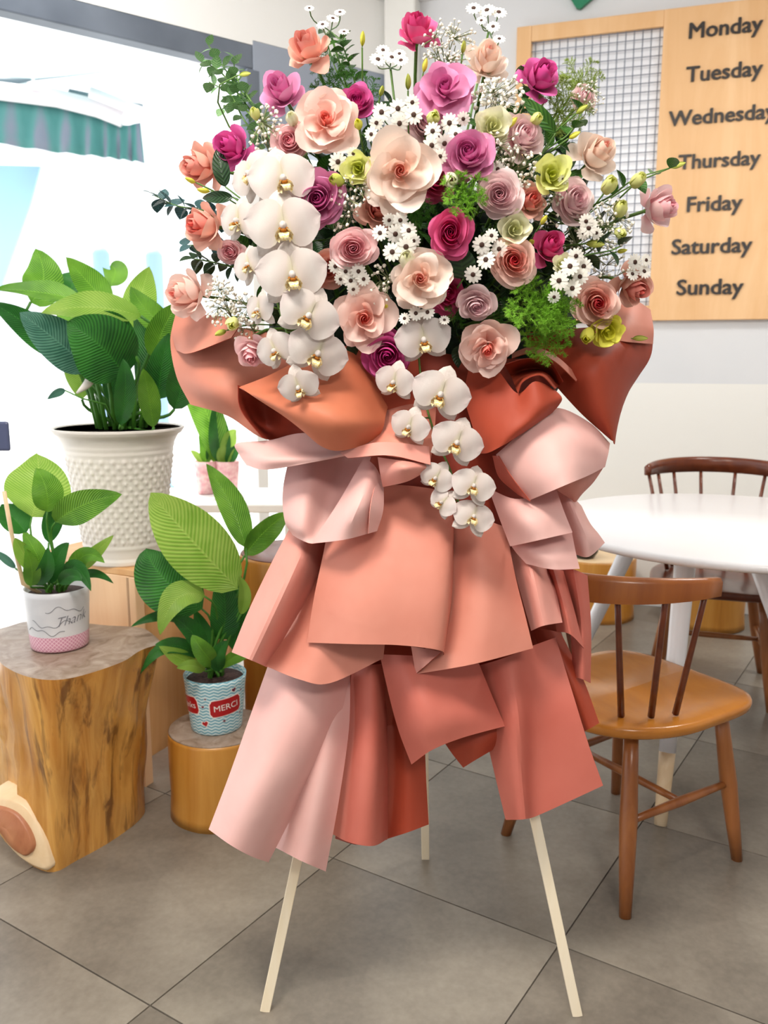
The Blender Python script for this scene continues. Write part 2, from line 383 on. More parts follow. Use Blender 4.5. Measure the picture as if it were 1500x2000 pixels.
def awning():
    t = empty('awning', P(120, 230, 6.0)); tag(t, 'white awning outside with a hanging teal striped valance and folding arms', 'awning')
    o = t.location.copy()
    def pts(l, Y): return [P(x, y, Y) - o for x, y in l]
    top = [P(x, y, Y) - o for x, y, Y in ((-150, 175, 6.0), (0, 192, 6.0), (110, 207, 6.02), (190, 228, 6.05), (240, 245, 6.08), (274, 240, 6.1))]
    bot = [P(x, y, Y) - o for x, y, Y in ((-150, 262, 6.0), (0, 281, 6.0), (110, 297, 6.02), (190, 305, 6.05), (240, 312, 6.08), (279, 317, 6.1))]
    mb = MB(); rows = []
    for i in range(5):
        rows.append([cr(top, j / 40) * (1 - i / 4) + cr(bot, j / 40) * (i / 4) + Vector((0, .03 * math.sin(j * 1.3) * i / 4, 0)) for j in range(41)])
    mb.grid(rows); v = mb.build('valance', M['stripe'], t); s = v.modifiers.new('thick', 'SOLIDIFY'); s.thickness = .006
    MB().tube([P(x, y, Y) - o for x, y, Y in ((-150, 150, 5.95), (0, 178, 5.95), (110, 192, 5.97), (190, 212, 6.0), (240, 232, 6.02))], .055, 10).build('front_bar', M['alu'], t)
    MB().tube([P(175, 180, 5.9) - o, P(285, 222, 5.98) - o], .035, 8).build('arm', M['alu'], t)
    MB().tube([P(60, 168, 5.9) - o, P(230, 150, 5.2) - o, P(392, 127, 4.8) - o], .028, 8).build('arm', M['alu'], t)
    MB().tube([P(70, 156, 5.95) - o, P(230, 141, 5.3) - o, P(392, 122, 4.85) - o], .008, 6).build('rafter', M['rafter'], t)
    MB().tube([P(-60, 160, 6.1) - o, P(62, 166, 6.1) - o], .04, 6).build('rafter', M['rafter'], t)
    MB().tube([P(135, 184, 6.2) - o, P(278, 214, 6.25) - o], .035, 6).build('rafter', M['rafter'], t)
    mb = MB(); mb.grid([[P(-200, 60, 7.5) - o, P(60, 105, 7.2) - o, P(200, 140, 6.8) - o, P(392, 120, 5.0) - o], [P(-150, 160, 6.0) - o, P(30, 170, 6.0) - o, P(80, 160, 6.0) - o, P(385, 127, 4.9) - o]])
    v = mb.build('canvas', M['canvas'], t); s = v.modifiers.new('thick', 'SOLIDIFY'); s.thickness = .004
awning()
M['cyan'] = mat('pale_cyan_banner', 'b4e6f2', .7, c2='a9c9f0', scale=.8)
mb = MB(); Yb = 6.5; q = [P(-120, 320, Yb), P(78, 325, Yb), P(58, 400, Yb), (P(-4, 575, Yb)), P(-120, 600, Yb)]
b0 = Vector((P(-60, 600, Yb).x, Yb, 0)); t = empty('leaning_banner', b0); tag(t, 'pale cyan slanted banner outside at the left edge under the awning', 'banner')
vs = [p - b0 + Vector((0, d, 0)) for d in (0, .03) for p in q]
mb.add(vs, [tuple(range(5)), tuple(range(9, 4, -1))] + [(i, i + 5, (i + 1) % 5 + 5, (i + 1) % 5) for i in range(5)]); mb.build('sheet', M['cyan'], t, smooth=False)
MB().tube([(-.3, .05, 0), (-.3, .05, P(-120, 330, Yb).z)], .02).build('pole', M['rafter'], t)
M['bluep'] = mat('pale_blue_post', 'a8c8ea', .6)
for nm, x, y, r_, lb in (('bollard', 196, 484, .075, 'pale blue post outside behind the tallest leaves of the big potted plant'), ('bollard', 300, 488, .075, 'pale blue post outside to the right, nearer the bouquet')):
    p = P(x, y, 8.0); t = empty(nm, (p.x, p.y, 0)); tag(t, lb, 'post')
    MB().lathe([(r_ * 1.3, 0), (r_ * 1.3, .04), (r_, .05), (r_, p.z - .05), (r_ * .6, p.z)], 16).build('shaft', M['bluep'], t)

# ---------------------------------------------------------------- round table
def bar(t, name, a, b, r0, r1, m, n=12, mid=None):
    a = Vector(a); b = Vector(b); pts = [a.lerp(b, i / 4) for i in range(5)]
    rs = [r0 + (r1 - r0) * i / 4 for i in range(5)]
    if mid: rs[2] = mid; rs[1] = (rs[1] + mid) / 2; rs[3] = (rs[3] + mid) / 2
    return MB().tube(pts, rs, n).build(name, m, t)
tc = Vector((1.08, 2.62, 0)); t = empty('round_table', tc); tag(t, 'round white table with splayed white legs ending in wooden feet', 'table')
R0 = .565
MB().lathe([(0, .715), (R0 - .012, .715), (R0 - .002, .722), (R0, .73), (R0 - .003, .738), (R0 - .01, .742), (0, .742)], 96).build('tabletop', M['table_white'], t)
for top, foot in (((.84, 2.36), (.745, 2.158)), ((.87, 2.86), (.63, 3.02)), ((1.02, 2.33), (1.24, 2.10)), ((1.28, 2.82), (1.5, 3.02))):
    a = Vector((top[0], top[1], .715)) - tc; b = Vector((foot[0], foot[1], 0)) - tc; k = a.lerp(b, .74)
    lg = bar(t, 'leg', a, k, .03, .0225, M['table_white']); bar(lg, 'wooden_foot', k, b, .0222, .017, M['sap'])
MB().lathe([(0, .69), (.2, .69), (.22, .715), (0, .715)], 32, c=(-.1, -.05, 0)).build('mount_plate', M['table_white'], t)

# ---------------------------------------------------------------- chairs
def chair(loc, rz, label, rail_z=.795, dark=False, w=.235):
    t = empty('dining_chair', loc, rz); tag(t, label, 'chair')        # local +x is where the sitter looks
    sm, lm = M['seat'], M['chairleg']
    TH = math.radians(80)
    def rim(a):                         # D-shaped seat outline
        ca, sa = math.cos(a), math.sin(a)
        if ca > 0: return Vector((.245 * min(1, abs(ca) ** .35), w * (1 if sa > 0 else -1) * min(1, abs(sa) ** .45) * (1 - .04 * ca), 0))
        return Vector((.25 * ca, w * (1 if sa > 0 else -1) * abs(sa) ** .8, 0)) if abs(sa) > 1e-4 else Vector((.25 * ca, 0, 0))
    n = 64; rings = []
    def dish(p):
        x, y = p.x, p.y
        d = .014 * math.exp(-((abs(y) - .10) / .075) ** 2) * math.exp(-((x - .05) / .16) ** 2) + .006 * math.exp(-((x + .02) / .12) ** 2 - (y / .16) ** 2)
        return -d
    prof = [(0.0, .438, 1), (.25, .438, 1), (.5, .438, 1), (.72, .438, 1), (.86, .438, 1), (.955, .437, 1), (.99, .433, 0), (1.0, .425, 0), (.99, .412, 0), (.93, .402, 0), (.5, .402, 0), (0.0, .402, 0)]
    mb = MB(); rows = []
    for k, z, dd in prof:
        rows.append([Vector((rim(2*math.pi*i/n).x * k, rim(2*math.pi*i/n).y * k, z)) for i in range(n + 1)])
        if dd: rows[-1] = [Vector((p.x, p.y, p.z + dish(p))) for p in rows[-1]]
    mb.grid(rows); mb.build('seat', sm if not dark else M['chairdark'], t)
    legs = {}
    for nm, sx, sy, fx, fy in (('a', -.13, -.13, -.205, -.205), ('b', -.13, .13, -.205, .205), ('c', .16, -.15, .205, -.20), ('d', .16, .15, .205, .20)):
        a = Vector((sx, sy, .41)); b = Vector((fx, fy, 0)); legs[nm] = (a, b)
        bar(t, 'leg', a, b, .017, .0135, lm, mid=.021)
    pt = lambda k, f: legs[k][0].lerp(legs[k][1], f)
    bar(t, 'stretcher', pt('a', .50), pt('c', .50), .008, .008, lm, mid=.012)
    bar(t, 'stretcher', pt('b', .50), pt('d', .50), .008, .008, lm, mid=.012)
    bar(t, 'stretcher', (pt('a', .5) + pt('c', .5)) / 2, (pt('b', .5) + pt('d', .5)) / 2, .008, .008, lm, mid=.011)
    # curved crest rail and spindles
    mb = MB(); rows = []
    def arc(s): return Vector((.02 - .335 * math.cos(s * TH), .27 * math.sin(s * TH), 0))
    ns = 24
    for (dx, dz) in ((-.012, -.03), (-.014, .018), (-.006, .03), (.006, .03), (.014, .018), (.012, -.03), (-.012, -.03)):
        rows.append([arc(-1 + 2*i/ns) * (1 - dx * 3) + Vector((0, 0, rail_z - .035 + dz * (1 - .35 * abs(-1 + 2*i/ns) ** 3))) for i in range(ns + 1)])
    mb.grid(rows); m_ = len(rows); nc = ns + 1
    mb.f.append(tuple(i * nc for i in range(6))); mb.mi.append(0); mb.f.append(tuple(i * nc + ns for i in range(5, -1, -1))); mb.mi.append(0)
    mb.build('crest_rail', M['chairdark'] if dark else M['chair'], t)
    for s in (-.95, -.74, -.5, -.18, .18, .5, .74, .95):
        b = Vector((.02 - .22 * math.cos(s * TH), .178 * math.sin(s * TH), .436)); a = arc(s * .97) + Vector((0, 0, rail_z - .055))
        bar(t, 'spindle', b, a, .008, .0065, M['chairdark'], 8)
    return t
fwd = math.atan2(.54, .84)
chair((.605, 2.05, 0), fwd, 'varnished brown wooden spindle-back chair standing nearest, in front of the white table')
chair((1.24, 3.16, 0), math.radians(-108), 'dark brown spindle-back chair on the far side of the white table', .85, dark=True)

# ---------------------------------------------------------------- logs by the back wall under the table
def log(name, label, c, r, h, m, mt, irr=.0, n=48, seed=1, z0=0.0, cat='log stool', skew=(0, 0)):
    t = empty(name, (c[0], c[1], z0)); tag(t, label, cat); rr = random.Random(seed)
    ph = [rr.uniform(0, 6.28) for _ in range(6)]
    fn = lambda a, z, i: r * irr * (math.sin(2*a + ph[0]) + .6*math.sin(3*a + ph[1]) + .3*math.sin(7*a + ph[2] + z * 3) + .15 * math.sin(15*a + ph[3] + z*6))
    MB().lathe([(r * 1.02, 0), (r, .03), (r * .985, h * .3), (r, h * .6), (r * 1.0, h - .012), (r * .985, h - .003)], n, fn=fn).build('trunk', m, t)
    MB().lathe([(r * .985, h - .003), (r * .96, h), (r * .5, h + .001), (0, h + .001)], n, fn=lambda a, z, i: fn(a, z, i) * (1 if i < 2 else (.5 if i == 2 else 0))).build('cut_face', mt, t)
    return t
log('log_stool', 'pale peeled log stool by the back wall, left one seen under the table', (1.02, 4.08), .18, .30, M['log2'], M['sap'], .03, seed=3)
log('log_stool', 'pale peeled log stool by the back wall, right one behind the far chair legs', (1.52, 3.96), .17, .24, M['log2'], M['sap'], .03, seed=5)
p = Z(1152, 1118, .30); t = empty('dark_bowl', (.95, 4.02, .30)); tag(t, 'small black bowl standing on the left log by the back wall', 'bowl')
MB().lathe([(0, 0), (.04, 0), (.062, .03), (.065, .06), (.05, .075), (.02, .08), (0, .08)], 20).build('body', M['black'], t)

# ---------------------------------------------------------------- flower stand legs
t = empty('flower_stand', (.08, 1.6, 0)); tag(t, 'three-legged pale pine stand holding up the bouquet and its paper skirt', 'stand'); o = t.location
apex = P(820, 655, 1.66)
for f, d in ((Z(518, 1972, 0), (-.02, -.01, 0)), (Z(1127, 1981, 0), (.02, -.01, 0)), (Z(831, 1676, 0), (0, .03, 0))):
    f = Vector((f.x, f.y, 0)); a = apex + Vector(d)
    MB().tube([f - o, a - o], .0135, 4, sq=True).build('leg', M['pine'], t, smooth=False, bevel=.0015)
lf, rf = Z(518, 1972, 0), Z(1127, 1981, 0)
k = .66
MB().tube([lf.lerp(apex, k) - o, rf.lerp(apex, k) - o], .011, 4, sq=True).build('crossbar', M['pine'], t, smooth=False)

# ---------------------------------------------------------------- big log, small log, tall log, crate
def big_stump():
    top = [(-6, 1262), (-30, 1240), (20, 1222), (60, 1213), (150, 1216), (215, 1222), (275, 1226), (300, 1240), (312, 1256), (285, 1266), (268, 1274), (240, 1292), (185, 1312), (135, 1325), (95, 1328), (55, 1322), (20, 1308), (-2, 1290)]
    bot = [(-60, 1580), (-60, 1560), (0, 1548), (60, 1543), (150, 1541), (220, 1543), (262, 1549), (278, 1560), (283, 1568), (283, 1575), (281, 1592), (255, 1618), (205, 1652), (150, 1682), (104, 1705), (60, 1690), (10, 1645), (-20, 1600)]
    Tp = [Z(x, y, .515) for x, y in top]; Bt = [Z(x, y, 0.0) for x, y in bot]
    base = Vector((-.85, 2.2, 0)); t = empty('log_side_table', base); tag(t, 'large irregular peeled log standing at the left with a small pot on top', 'log stool')
    n = 72
    def loop(L, k):
        m = len(L); x = k / n * m; i = int(x) % m; f = x - int(x)
        p0, p1, p2, p3 = L[(i-1) % m], L[i], L[(i+1) % m], L[(i+2) % m]
        return .5 * ((2*p1) + (p2-p0)*f + (2*p0-5*p1+4*p2-p3)*f*f + (-p0+3*p1-3*p2+p3)*f*f*f)
    rows = []
    NV = 24
    for i in range(NV + 1):
        v = i / NV; row = []
        for k in range(n + 1):
            a = loop(Bt, k % n); b = loop(Tp, k % n); p = a.lerp(b, v)
            c = Vector((-.83, 2.13, 0)); d = Vector((p.x - c.x, p.y - c.y, 0)); L_ = d.length; d.normalize()
            am = math.atan2(d.y, d.x)
            bmp = .005 * math.sin(am * 9 + v * 2.4) + .004 * math.sin(am * 17 - v * 3) + .002 * math.sin(am * 31 + 5 * v) + .003 * math.sin(v * 14 + am * 5)
            p = p + d * (bmp * math.sin(math.pi * min(1, v * 1.02)) ** .3 - .012 * math.sin(math.pi * v))
            row.append(p - base)
        rows.append(row)
    MB().grid(rows).build('trunk', M['log'], t)
    ctr = Vector((-.82, 2.12, .512)) - base; edge = [p for p in rows[-1]]
    MB().grid([edge, [e.lerp(ctr, .04) + Vector((0, 0, .003)) for e in edge], [e.lerp(ctr, .5) + Vector((0, 0, .001)) for e in edge], [ctr + Vector((0, 0, .004)) for e in edge]]).build('cut_face', M['logtop'], t)
    # sawn branch knot low on the left side
    def knot(pts, d, name, m, par):
        Q = [P(x, y, Y) - base for x, y, Y in pts]; c = sum(Q, Vector()) / len(Q); K = 40
        lp = [loop(Q, k / K * n) for k in range(K + 1)]
        out = Vector((-.45, -.9, -.1)).normalized()
        return MB().grid([[q - out * .08 for q in lp], [q + out * d for q in lp], [q.lerp(c, .1) + out * (d + .004) for q in lp], [c + out * (d + .004) for q in lp]]).build(name, m, par)
    kn = knot([(-40, 1560, 1.99), (0, 1555, 1.975), (40, 1568, 1.965), (70, 1600, 1.95), (92, 1650, 1.935), (97, 1698, 1.925), (60, 1688, 1.93), (25, 1660, 1.94), (0, 1625, 1.955), (-30, 1590, 1.975)], .0, 'branch_stub', M['sap'], t)
    knot([(-40, 1575, 1.985), (0, 1572, 1.97), (35, 1585, 1.96), (58, 1615, 1.945), (70, 1650, 1.935), (55, 1668, 1.935), (28, 1650, 1.94), (5, 1620, 1.955), (-25, 1592, 1.975)], .008, 'heartwood', M['heart'], kn)
big_stump()
log('log_stool', 'short honey-coloured log stool carrying the pot with the red labels', (-.455, 2.245, 0), .135, .245, M['log2'], M['logtop'], .012, seed=8)
log('log_stool', 'tall honey-coloured log stool half hidden behind the paper skirt', (-.275, 2.66, 0), .175, .645, M['log2'], M['chairdark'], .012, seed=9)
def crate():
    c0 = Vector((-.697, 2.362, 0)); t = empty('wooden_crate', c0); tag(t, 'light wooden box stand under the big white pot', 'stand')
    a = Vector((-.9, .43, 0)).normalized(); s = Vector((.43, .9, 0)).normalized(); H = .655
    def pan(nm, p, q, z0, z1, th, m, bev=.003):
        d = (q - p).normalized(); n_ = Vector((-d.y, d.x, 0)) * th; vs = [(v.x, v.y, z) for z in (z0, z1) for v in (p, q, q + n_, p + n_)]
        mb = MB(); mb.add(vs, [(0,3,2,1),(4,5,6,7),(0,1,5,4),(1,2,6,5),(2,3,7,6),(3,0,4,7)]); mb.build(nm, m, t, smooth=False, bevel=bev)
    Z0 = Vector((0, 0, 0)); w_, l_ = .42, .46
    pan('front_panel', a * w_ , a * .02, .10, H - .02, .02, M['cratelight'])
    pan('side_panel', s * .03 + a * .02, s * l_ + a * .02, .07, H - .02, .02, M['crate'])
    pan('back_panel', s * l_ + a * .02, s * l_ + a * w_, .07, H - .02, .02, M['crate'])
    pan('top_panel', a * .0, a * 0 + s * l_, H - .02, H, w_, M['crate'])
    for k, j in ((0, 0), (w_ - .035, 0), (0, l_ - .035), (w_ - .035, l_ - .035)):
        p = a * k + s * j; pan('leg', p + a * .035, p, 0, H - .021, .035 * -1 if False else .035, M['cratelight'])
crate()
M['dark_edge'] = mat('dark_thing', '4b5270', .5)
t = P(-8, 852, 2.2); o = empty('hanging_tag', t); tag(o, 'dark blue rounded tag at the left edge beside the big plant', 'tag')
MB().box((0, 0, 0), (.07, .012, .075)).build('plate', M['lemur'], o, smooth=False, bevel=.012)
tt = MB().tube([(0, .0, .035), (-.03, 0, .35), (-.06, 0, 2.95 - t.z)], .0015, 5).build('cord', M['lemur'], o)

# ---------------------------------------------------------------- potted plants
LM = [leaf_mat('leaf_mid', '467f1e', '80b83c'), leaf_mat('leaf_dark', '1c5420', '3a8230'), leaf_mat('leaf_light', '7fae3a', 'aacb5e', trans=.4), leaf_mat('leaf_blue', '2c5c4c', '5d8c78')]
M['stalk'] = mat('green_stalk', '4f8a2c', .5, c2='3a7024', scale=10)
def blade(name, o, p0, p1, p2, wid, m, parent, roll=0.0, cup=.25, wave=.03, nv=16, nu=8, seed=0, face=None, fold=0.0):
    rr = random.Random(seed + int(p0.x * 977)); ph = rr.uniform(0, 6.28)
    rows = []; uv = []
    for i in range(nv + 1):
        v = i / nv; c = p0*(1-v)**2 + p1*2*v*(1-v) + p2*v*v
        T_ = ((p1-p0)*(1-v) + (p2-p1)*v).normalized()
        view = face if face else (c - Vector((0, 0, CAMZ))).normalized()
        S = T_.cross(view).normalized(); Nn = S.cross(T_).normalized()
        if Nn.dot(view) > 0: Nn = -Nn
        S = Matrix.Rotation(roll, 3, T_) @ S; Nn = Matrix.Rotation(roll, 3, T_) @ Nn
        ww = wid / 2 * (math.sin(math.pi * min(1, max(0, v) ** .78)) ** .75 if 0 < v < 1 else 0.0)
        row = []
        for j in range(nu + 1):
            u = -1 + 2*j/nu; s = u * ww
            h_ = cup * abs(s) * (1 if fold == 0 else 1 + fold) + wave * wid * math.sin(v * 11 + ph + (2 if u > 0 else 0)) * u * u
            row.append(c + S * s * math.cos(cup * abs(u)) + Nn * h_ - o); uv.append((.5 + u/2, v))
        rows.append(row)
    return MB().grid(rows, uv=uv).build(name, m, parent)
def plant_leaf(t, root, spec, stalk_w=.004, seed=0):
    o = t.location.copy()
    (bx, by, bY), (mx, my, mY), (tx, ty, tY), wpx, mi = spec[:5]; roll = spec[5] if len(spec) > 5 else 0; cup = spec[6] if len(spec) > 6 else .25
    p0, p1, p2 = P(bx, by, bY), P(mx, my, mY), P(tx, ty, tY)
    p1 = p1 * 2 - (p0 + p2) / 2
    l = blade('leaf', o, p0, p1, p2, px2m(wpx, P(mx, my, mY)), LM[mi], t, roll, cup, seed=seed)
    if root is not None:
        q = root + Vector((R.uniform(-.02, .02), R.uniform(-.02, .02), 0)); d = (p1 - p0).normalized()
        m1 = bez(q, q + Vector((0, 0, .4 * (p0 - q).length)), p0 - d * .3 * (p0 - q).length, p0, .5)
        pts = [bez(q, q + Vector((0, 0, .4 * (p0 - q).length)), p0 - d * .3 * (p0 - q).length, p0, k / 8) - o for k in range(9)]
        MB().tube(pts, [stalk_w * (1.2 - .5 * k / 8) for k in range(9)], 6).build('stalk', M['stalk'], l)
    return l
def soil(t, r, z):
    MB().lathe([(r, z - .01), (r, z), (r * .6, z + .004), (0, z + .006)], 28).build('soil', M['soil'], t)

# big plant in the basket-weave pot
pc = Vector((-.765, 2.51, .6555)); t = empty('potted_peace_lily', pc); tag(t, 'largest plant with broad green leaves in a tall white basket-weave pot on the wooden box', 'potted plant')
H = .385
prof = []
NZ = 84
def rad(v):
    r = .112 + .048 * v ** 1.2
    if v > .86: r += .020 * ((v - .86) / .14) ** 1.5
    if v < .06: r += .008 * (1 - v / .06) * 0
    return r
for i in range(NZ + 1): prof.append((rad(i / NZ), H * i / NZ))
NA = 240
def weave(a, z, i):
    v = z / H
    if .16 < v < .80:
        ca = a / (2*math.pi) * 60; cz = (v - .16) / .64 * 16; chk = (int(ca // 1) + int(cz // 1)) % 2
        return .0045 * abs(math.sin(math.pi * ca)) ** .7 * abs(math.sin(math.pi * cz)) ** .7 * (1.0 if chk else .35)
    if v >= .80 or v <= .16:
        b = 0
        for c_ in (.13, .83, .87): b += .002 * math.exp(-((v - c_) / .012) ** 2)
        if v > .96: b += .006
        if v < .04: b += .003
        return b
    return 0
mb = MB(); mb.lathe(prof, NA, fn=weave)
mb.lathe([(rad(1) + .006, H), (rad(1) + .002, H + .004), (rad(1) - .006, H), (rad(.9) - .010, H * .9), (.1, H * .86)], 60)
mb.build('pot', M['potwhite'], t); soil(t, rad(.9) - .008, H * .92)
root = pc + Vector((.01, 0, H * .92))
Yb = 2.5
for i, s in enumerate([
    ((120, 700, 2.5), (60, 640, 2.45), (-20, 590, 2.4), 60, 1), ((330, 640, 2.45), (290, 610, 2.42), (255, 560, 2.42), 54, 0), ((200, 700, 2.5), (160, 640, 2.52), (110, 600, 2.55), 80, 0), ((60, 590, 2.50), (85, 545, 2.5), (70, 486, 2.52), 78, 0), ((215, 600, 2.50), (175, 555, 2.5), (128, 502, 2.45), 62, 0, .2),
    ((262, 640, 2.5), (275, 580, 2.52), (292, 520, 2.5), 66, 2), ((165, 590, 2.4), (85, 572, 2.35), (-8, 565, 2.3), 62, 0, .9),
    ((275, 618, 2.36), (180, 600, 2.3), (80, 612, 2.26), 66, 2, .55), ((175, 720, 2.42), (110, 665, 2.3), (38, 610, 2.25), 92, 3, .2),
    ((245, 735, 2.38), (195, 675, 2.28), (130, 630, 2.24), 135, 1, .1, .15), ((262, 690, 2.36), (215, 640, 2.32), (180, 628, 2.3), 70, 1),
    ((300, 700, 2.42), (320, 640, 2.36), (352, 590, 2.3), 60, 0), ((310, 780, 2.44), (315, 720, 2.38), (330, 650, 2.36), 60, 1),
    ((220, 790, 2.45), (228, 700, 2.45), (265, 650, 2.45), 50, 1), ((160, 780, 2.48), (150, 715, 2.46), (125, 690, 2.4), 55, 2),
    ((280, 780, 2.5), (290, 690, 2.5), (260, 560, 2.52), 58, 1), ((215, 560, 2.55), (225, 530, 2.6), (215, 520, 2.62), 50, 0),
    ((120, 600, 2.6), (140, 560, 2.6), (150, 530, 2.65), 60, 1), ((340, 800, 2.4), (355, 740, 2.35), (338, 690, 2.32), 60, 1),
    ((235, 830, 2.36), (245, 760, 2.3), (240, 700, 2.28), 42, 1), ((300, 835, 2.4), (290, 770, 2.34), (280, 720, 2.3), 44, 0)]):
    plant_leaf(t, root, s, .006, i)
for i in range(16):
    a = 6.28 * i / 16; q = root + Vector((.06 * math.cos(a), .06 * math.sin(a), 0)); e = q + Vector((.05 * math.cos(a), .05 * math.sin(a), .2))
    MB().tube([q - pc, (q + e) / 2 + Vector((0, 0, .03)) - pc, e - pc], [.007, .006, .004], 6).build('stalk', M['stalk'], t)
# cream flower spathe hanging on the left
MB().tube([root - pc, P(205, 790, 2.36) - pc, P(160, 778, 2.3) - pc, P(128, 763, 2.3) - pc], [.004, .003, .0025, .002], 6).build('stalk', M['stalk'], t)
sp = [P(x, y, 2.3) - pc for x, y in ((176, 700), (184, 722), (172, 748), (150, 768))]
MB().tube([cr(sp, k / 10) for k in range(11)], [.003 + .010 * math.sin(math.pi * k / 10) for k in range(11)], 10).build('spathe', M['potwhite'], t)
blade('leaf', pc, P(128, 762, 2.3), P(112, 765, 2.3), P(92, 780, 2.28), px2m(16, P(110, 765, 2.3)), LM[3], t)

# plant in the grey pot on the big log
def small_pot_mat():
    m, t_, bs, out = nt('grey_patterned_pot'); bs.inputs['Roughness'].default_value = .35
    tc_ = N(t_, 'ShaderNodeTexCoord'); sp_ = N(t_, 'ShaderNodeSeparateXYZ'); t_.links.new(tc_.outputs['UV'], sp_.inputs[0])
    u, v = sp_.outputs[0], sp_.outputs[1]
    d1 = mathn(t_, 'SINE', mathn(t_, 'ADD', mathn(t_, 'MULTIPLY', u, 6.283 * 44), mathn(t_, 'MULTIPLY', v, 95)))
    d2 = mathn(t_, 'SINE', mathn(t_, 'SUBTRACT', mathn(t_, 'MULTIPLY', u, 6.283 * 44), mathn(t_, 'MULTIPLY', v, 95)))
    f = mathn(t_, 'MULTIPLY', mathn(t_, 'GREATER_THAN', mathn(t_, 'MAXIMUM', d1, d2), .72), .8)
    pk = ramp(t_, f, [(0, 'c98aa0'), (1, 'e9cdd5')])
    gr = ramp(t_, noise(t_, 9, 2), [(.4, 'c6c7cb'), (.6, 'd4d4d6')])
    wz = mathn(t_, 'ADD', v, mathn(t_, 'MULTIPLY', mathn(t_, 'SINE', mathn(t_, 'MULTIPLY', u, 12.566)), .0))
    mx = N(t_, 'ShaderNodeMix', data_type='RGBA'); t_.links.new(mathn(t_, 'LESS_THAN', wz, .26), mx.inputs[0]); t_.links.new(gr, mx.inputs[6]); t_.links.new(pk, mx.inputs[7])
    t_.links.new(mx.outputs[2], bs.inputs['Base Color']); return m
M['gpot'] = small_pot_mat(); M['ink'] = mat('grey_ink', '6f7078', .5)
q = Z(105, 1270, .518); pc = Vector((q.x, q.y + .045, .519)); t = empty('potted_pothos', pc); tag(t, 'leafy plant in a small grey pot with pink checked base on the big log', 'potted plant')
k = px2m(1, pc); r0, r1, H = 54 * k, 61 * k, .152
mb = MB().lathe([(0, .0), (r0 * .97, 0), (r0, .004)] + [(r0 + (r1 - r0) * i / 10, .004 + (H - .004) * i / 10) for i in range(1, 11)] + [(r1 - .003, H + .001), (r1 - .005, H - .004), (r0, .1)], 48)
mb.build('pot', M['gpot'], t)
# wrap UV by height
me = t.children[0].data
for l in me.loops:
    co = me.vertices[l.vertex_index].co; me.uv_layers[0].data[l.index].uv = ((math.atan2(co.y, co.x) / 6.2832) % 1, co.z / H)
soil(t, r1 - .006, H - .016)
def wrap(vs, fs, a0, z0, rfun, off=.0006, tilt=0.0):   # bends flat geometry round a pot
    out = []
    for v in vs:
        x = v[0] * math.cos(tilt) - v[1] * math.sin(tilt); y = v[0] * math.sin(tilt) + v[1] * math.cos(tilt)
        z = z0 + y; r = rfun(z) + off; a = a0 + x / r
        out.append((r * math.cos(a), r * math.sin(a), z))
    return out, fs
rf = lambda z: r0 + (r1 - r0) * z / H
ac = math.atan2(-pc.y, -pc.x)
vs, fs = text_geo('Thank', .034, -.0004, .5); v2, f2 = wrap([(v.x, v.y) for v in vs], fs, ac + .42, .072, rf, tilt=.12); mb = MB(); mb.add(v2, f2); mb.build('lettering', M['ink'], t, smooth=False)
for s in range(5):
    pts = []
    for i in range(41):
        x = -.05 + .1 * i / 40; y = .007 * math.sin(i * .16 + s * 1.9) + .004 * math.sin(i * .4 + s); zz = .055 + .018 * s + y; r = rf(zz) + .0005; a = ac + (s - 2) * .25 + x / r
        pts.append((r * math.cos(a), r * math.sin(a), zz))
    if s in (0, 1, 3): MB().tube(pts, .0006, 4).build('printed_scroll', M['ink'], t)
root = pc + Vector((0, 0, H - .015)); Y0 = pc.y
for i, s in enumerate([((62, 1010, Y0), (75, 950, Y0 + .05), (72, 885, Y0 + .12), 125, 2, .1, .1), ((92, 1000, Y0 - .03), (90, 955, Y0 - .05), (70, 915, Y0 - .05), 62, 0, .2),
    ((108, 1020, Y0 - .02), (165, 985, Y0 - .06), (238, 966, Y0 - .08), 66, 0, .15), ((52, 1040, Y0), (25, 1010, Y0), (2, 985, Y0), 62, 1, .3),
    ((75, 1120, Y0 - .03), (45, 1080, Y0 - .08), (30, 1050, Y0 - .1), 34, 2), ((85, 1130, Y0 - .04), (70, 1080, Y0 - .08), (45, 1040, Y0 - .06), 40, 0),
    ((125, 1130, Y0 - .03), (150, 1110, Y0 - .08), (178, 1155, Y0 - .12), 34, 1), ((140, 1120, Y0), (180, 1085, Y0 - .04), (222, 1045, Y0 - .06), 30, 2),
    ((135, 1130, Y0 - .03), (165, 1085, Y0 - .06), (205, 1100, Y0 - .1), 36, 0), ((60, 1145, Y0 - .05), (62, 1110, Y0 - .09), (50, 1070, Y0 - .11), 34, 0),
    ((150, 1130, Y0), (185, 1120, Y0 - .05), (222, 1140, Y0 - .1), 18, 1), ((30, 1110, Y0), (8, 1090, Y0 - .02), (-14, 1075, Y0 - .03), 16, 3), ((100, 1140, Y0 - .04), (112, 1090, Y0 - .07), (135, 1060, Y0 - .06), 34, 1),
    ((95, 1060, Y0), (105, 1010, Y0), (118, 975, Y0), 40, 1), ((115, 1140, Y0 - .05), (140, 1125, Y0 - .1), (160, 1135, Y0 - .12), 32, 1), ((70, 1140, Y0 - .04), (90, 1110, Y0 - .08), (92, 1070, Y0 - .08), 34, 1)]):
    plant_leaf(t, root, s, .0035, i)
MB().tube([P(8, 960, Y0 - .1) - pc, P(22, 1040, Y0 - .08) - pc, P(45, 1140, Y0 - .05) - pc, root + Vector((-.03, 0, -.01)) - pc], .0055, 6).build('support_stick', M['sap'], t)

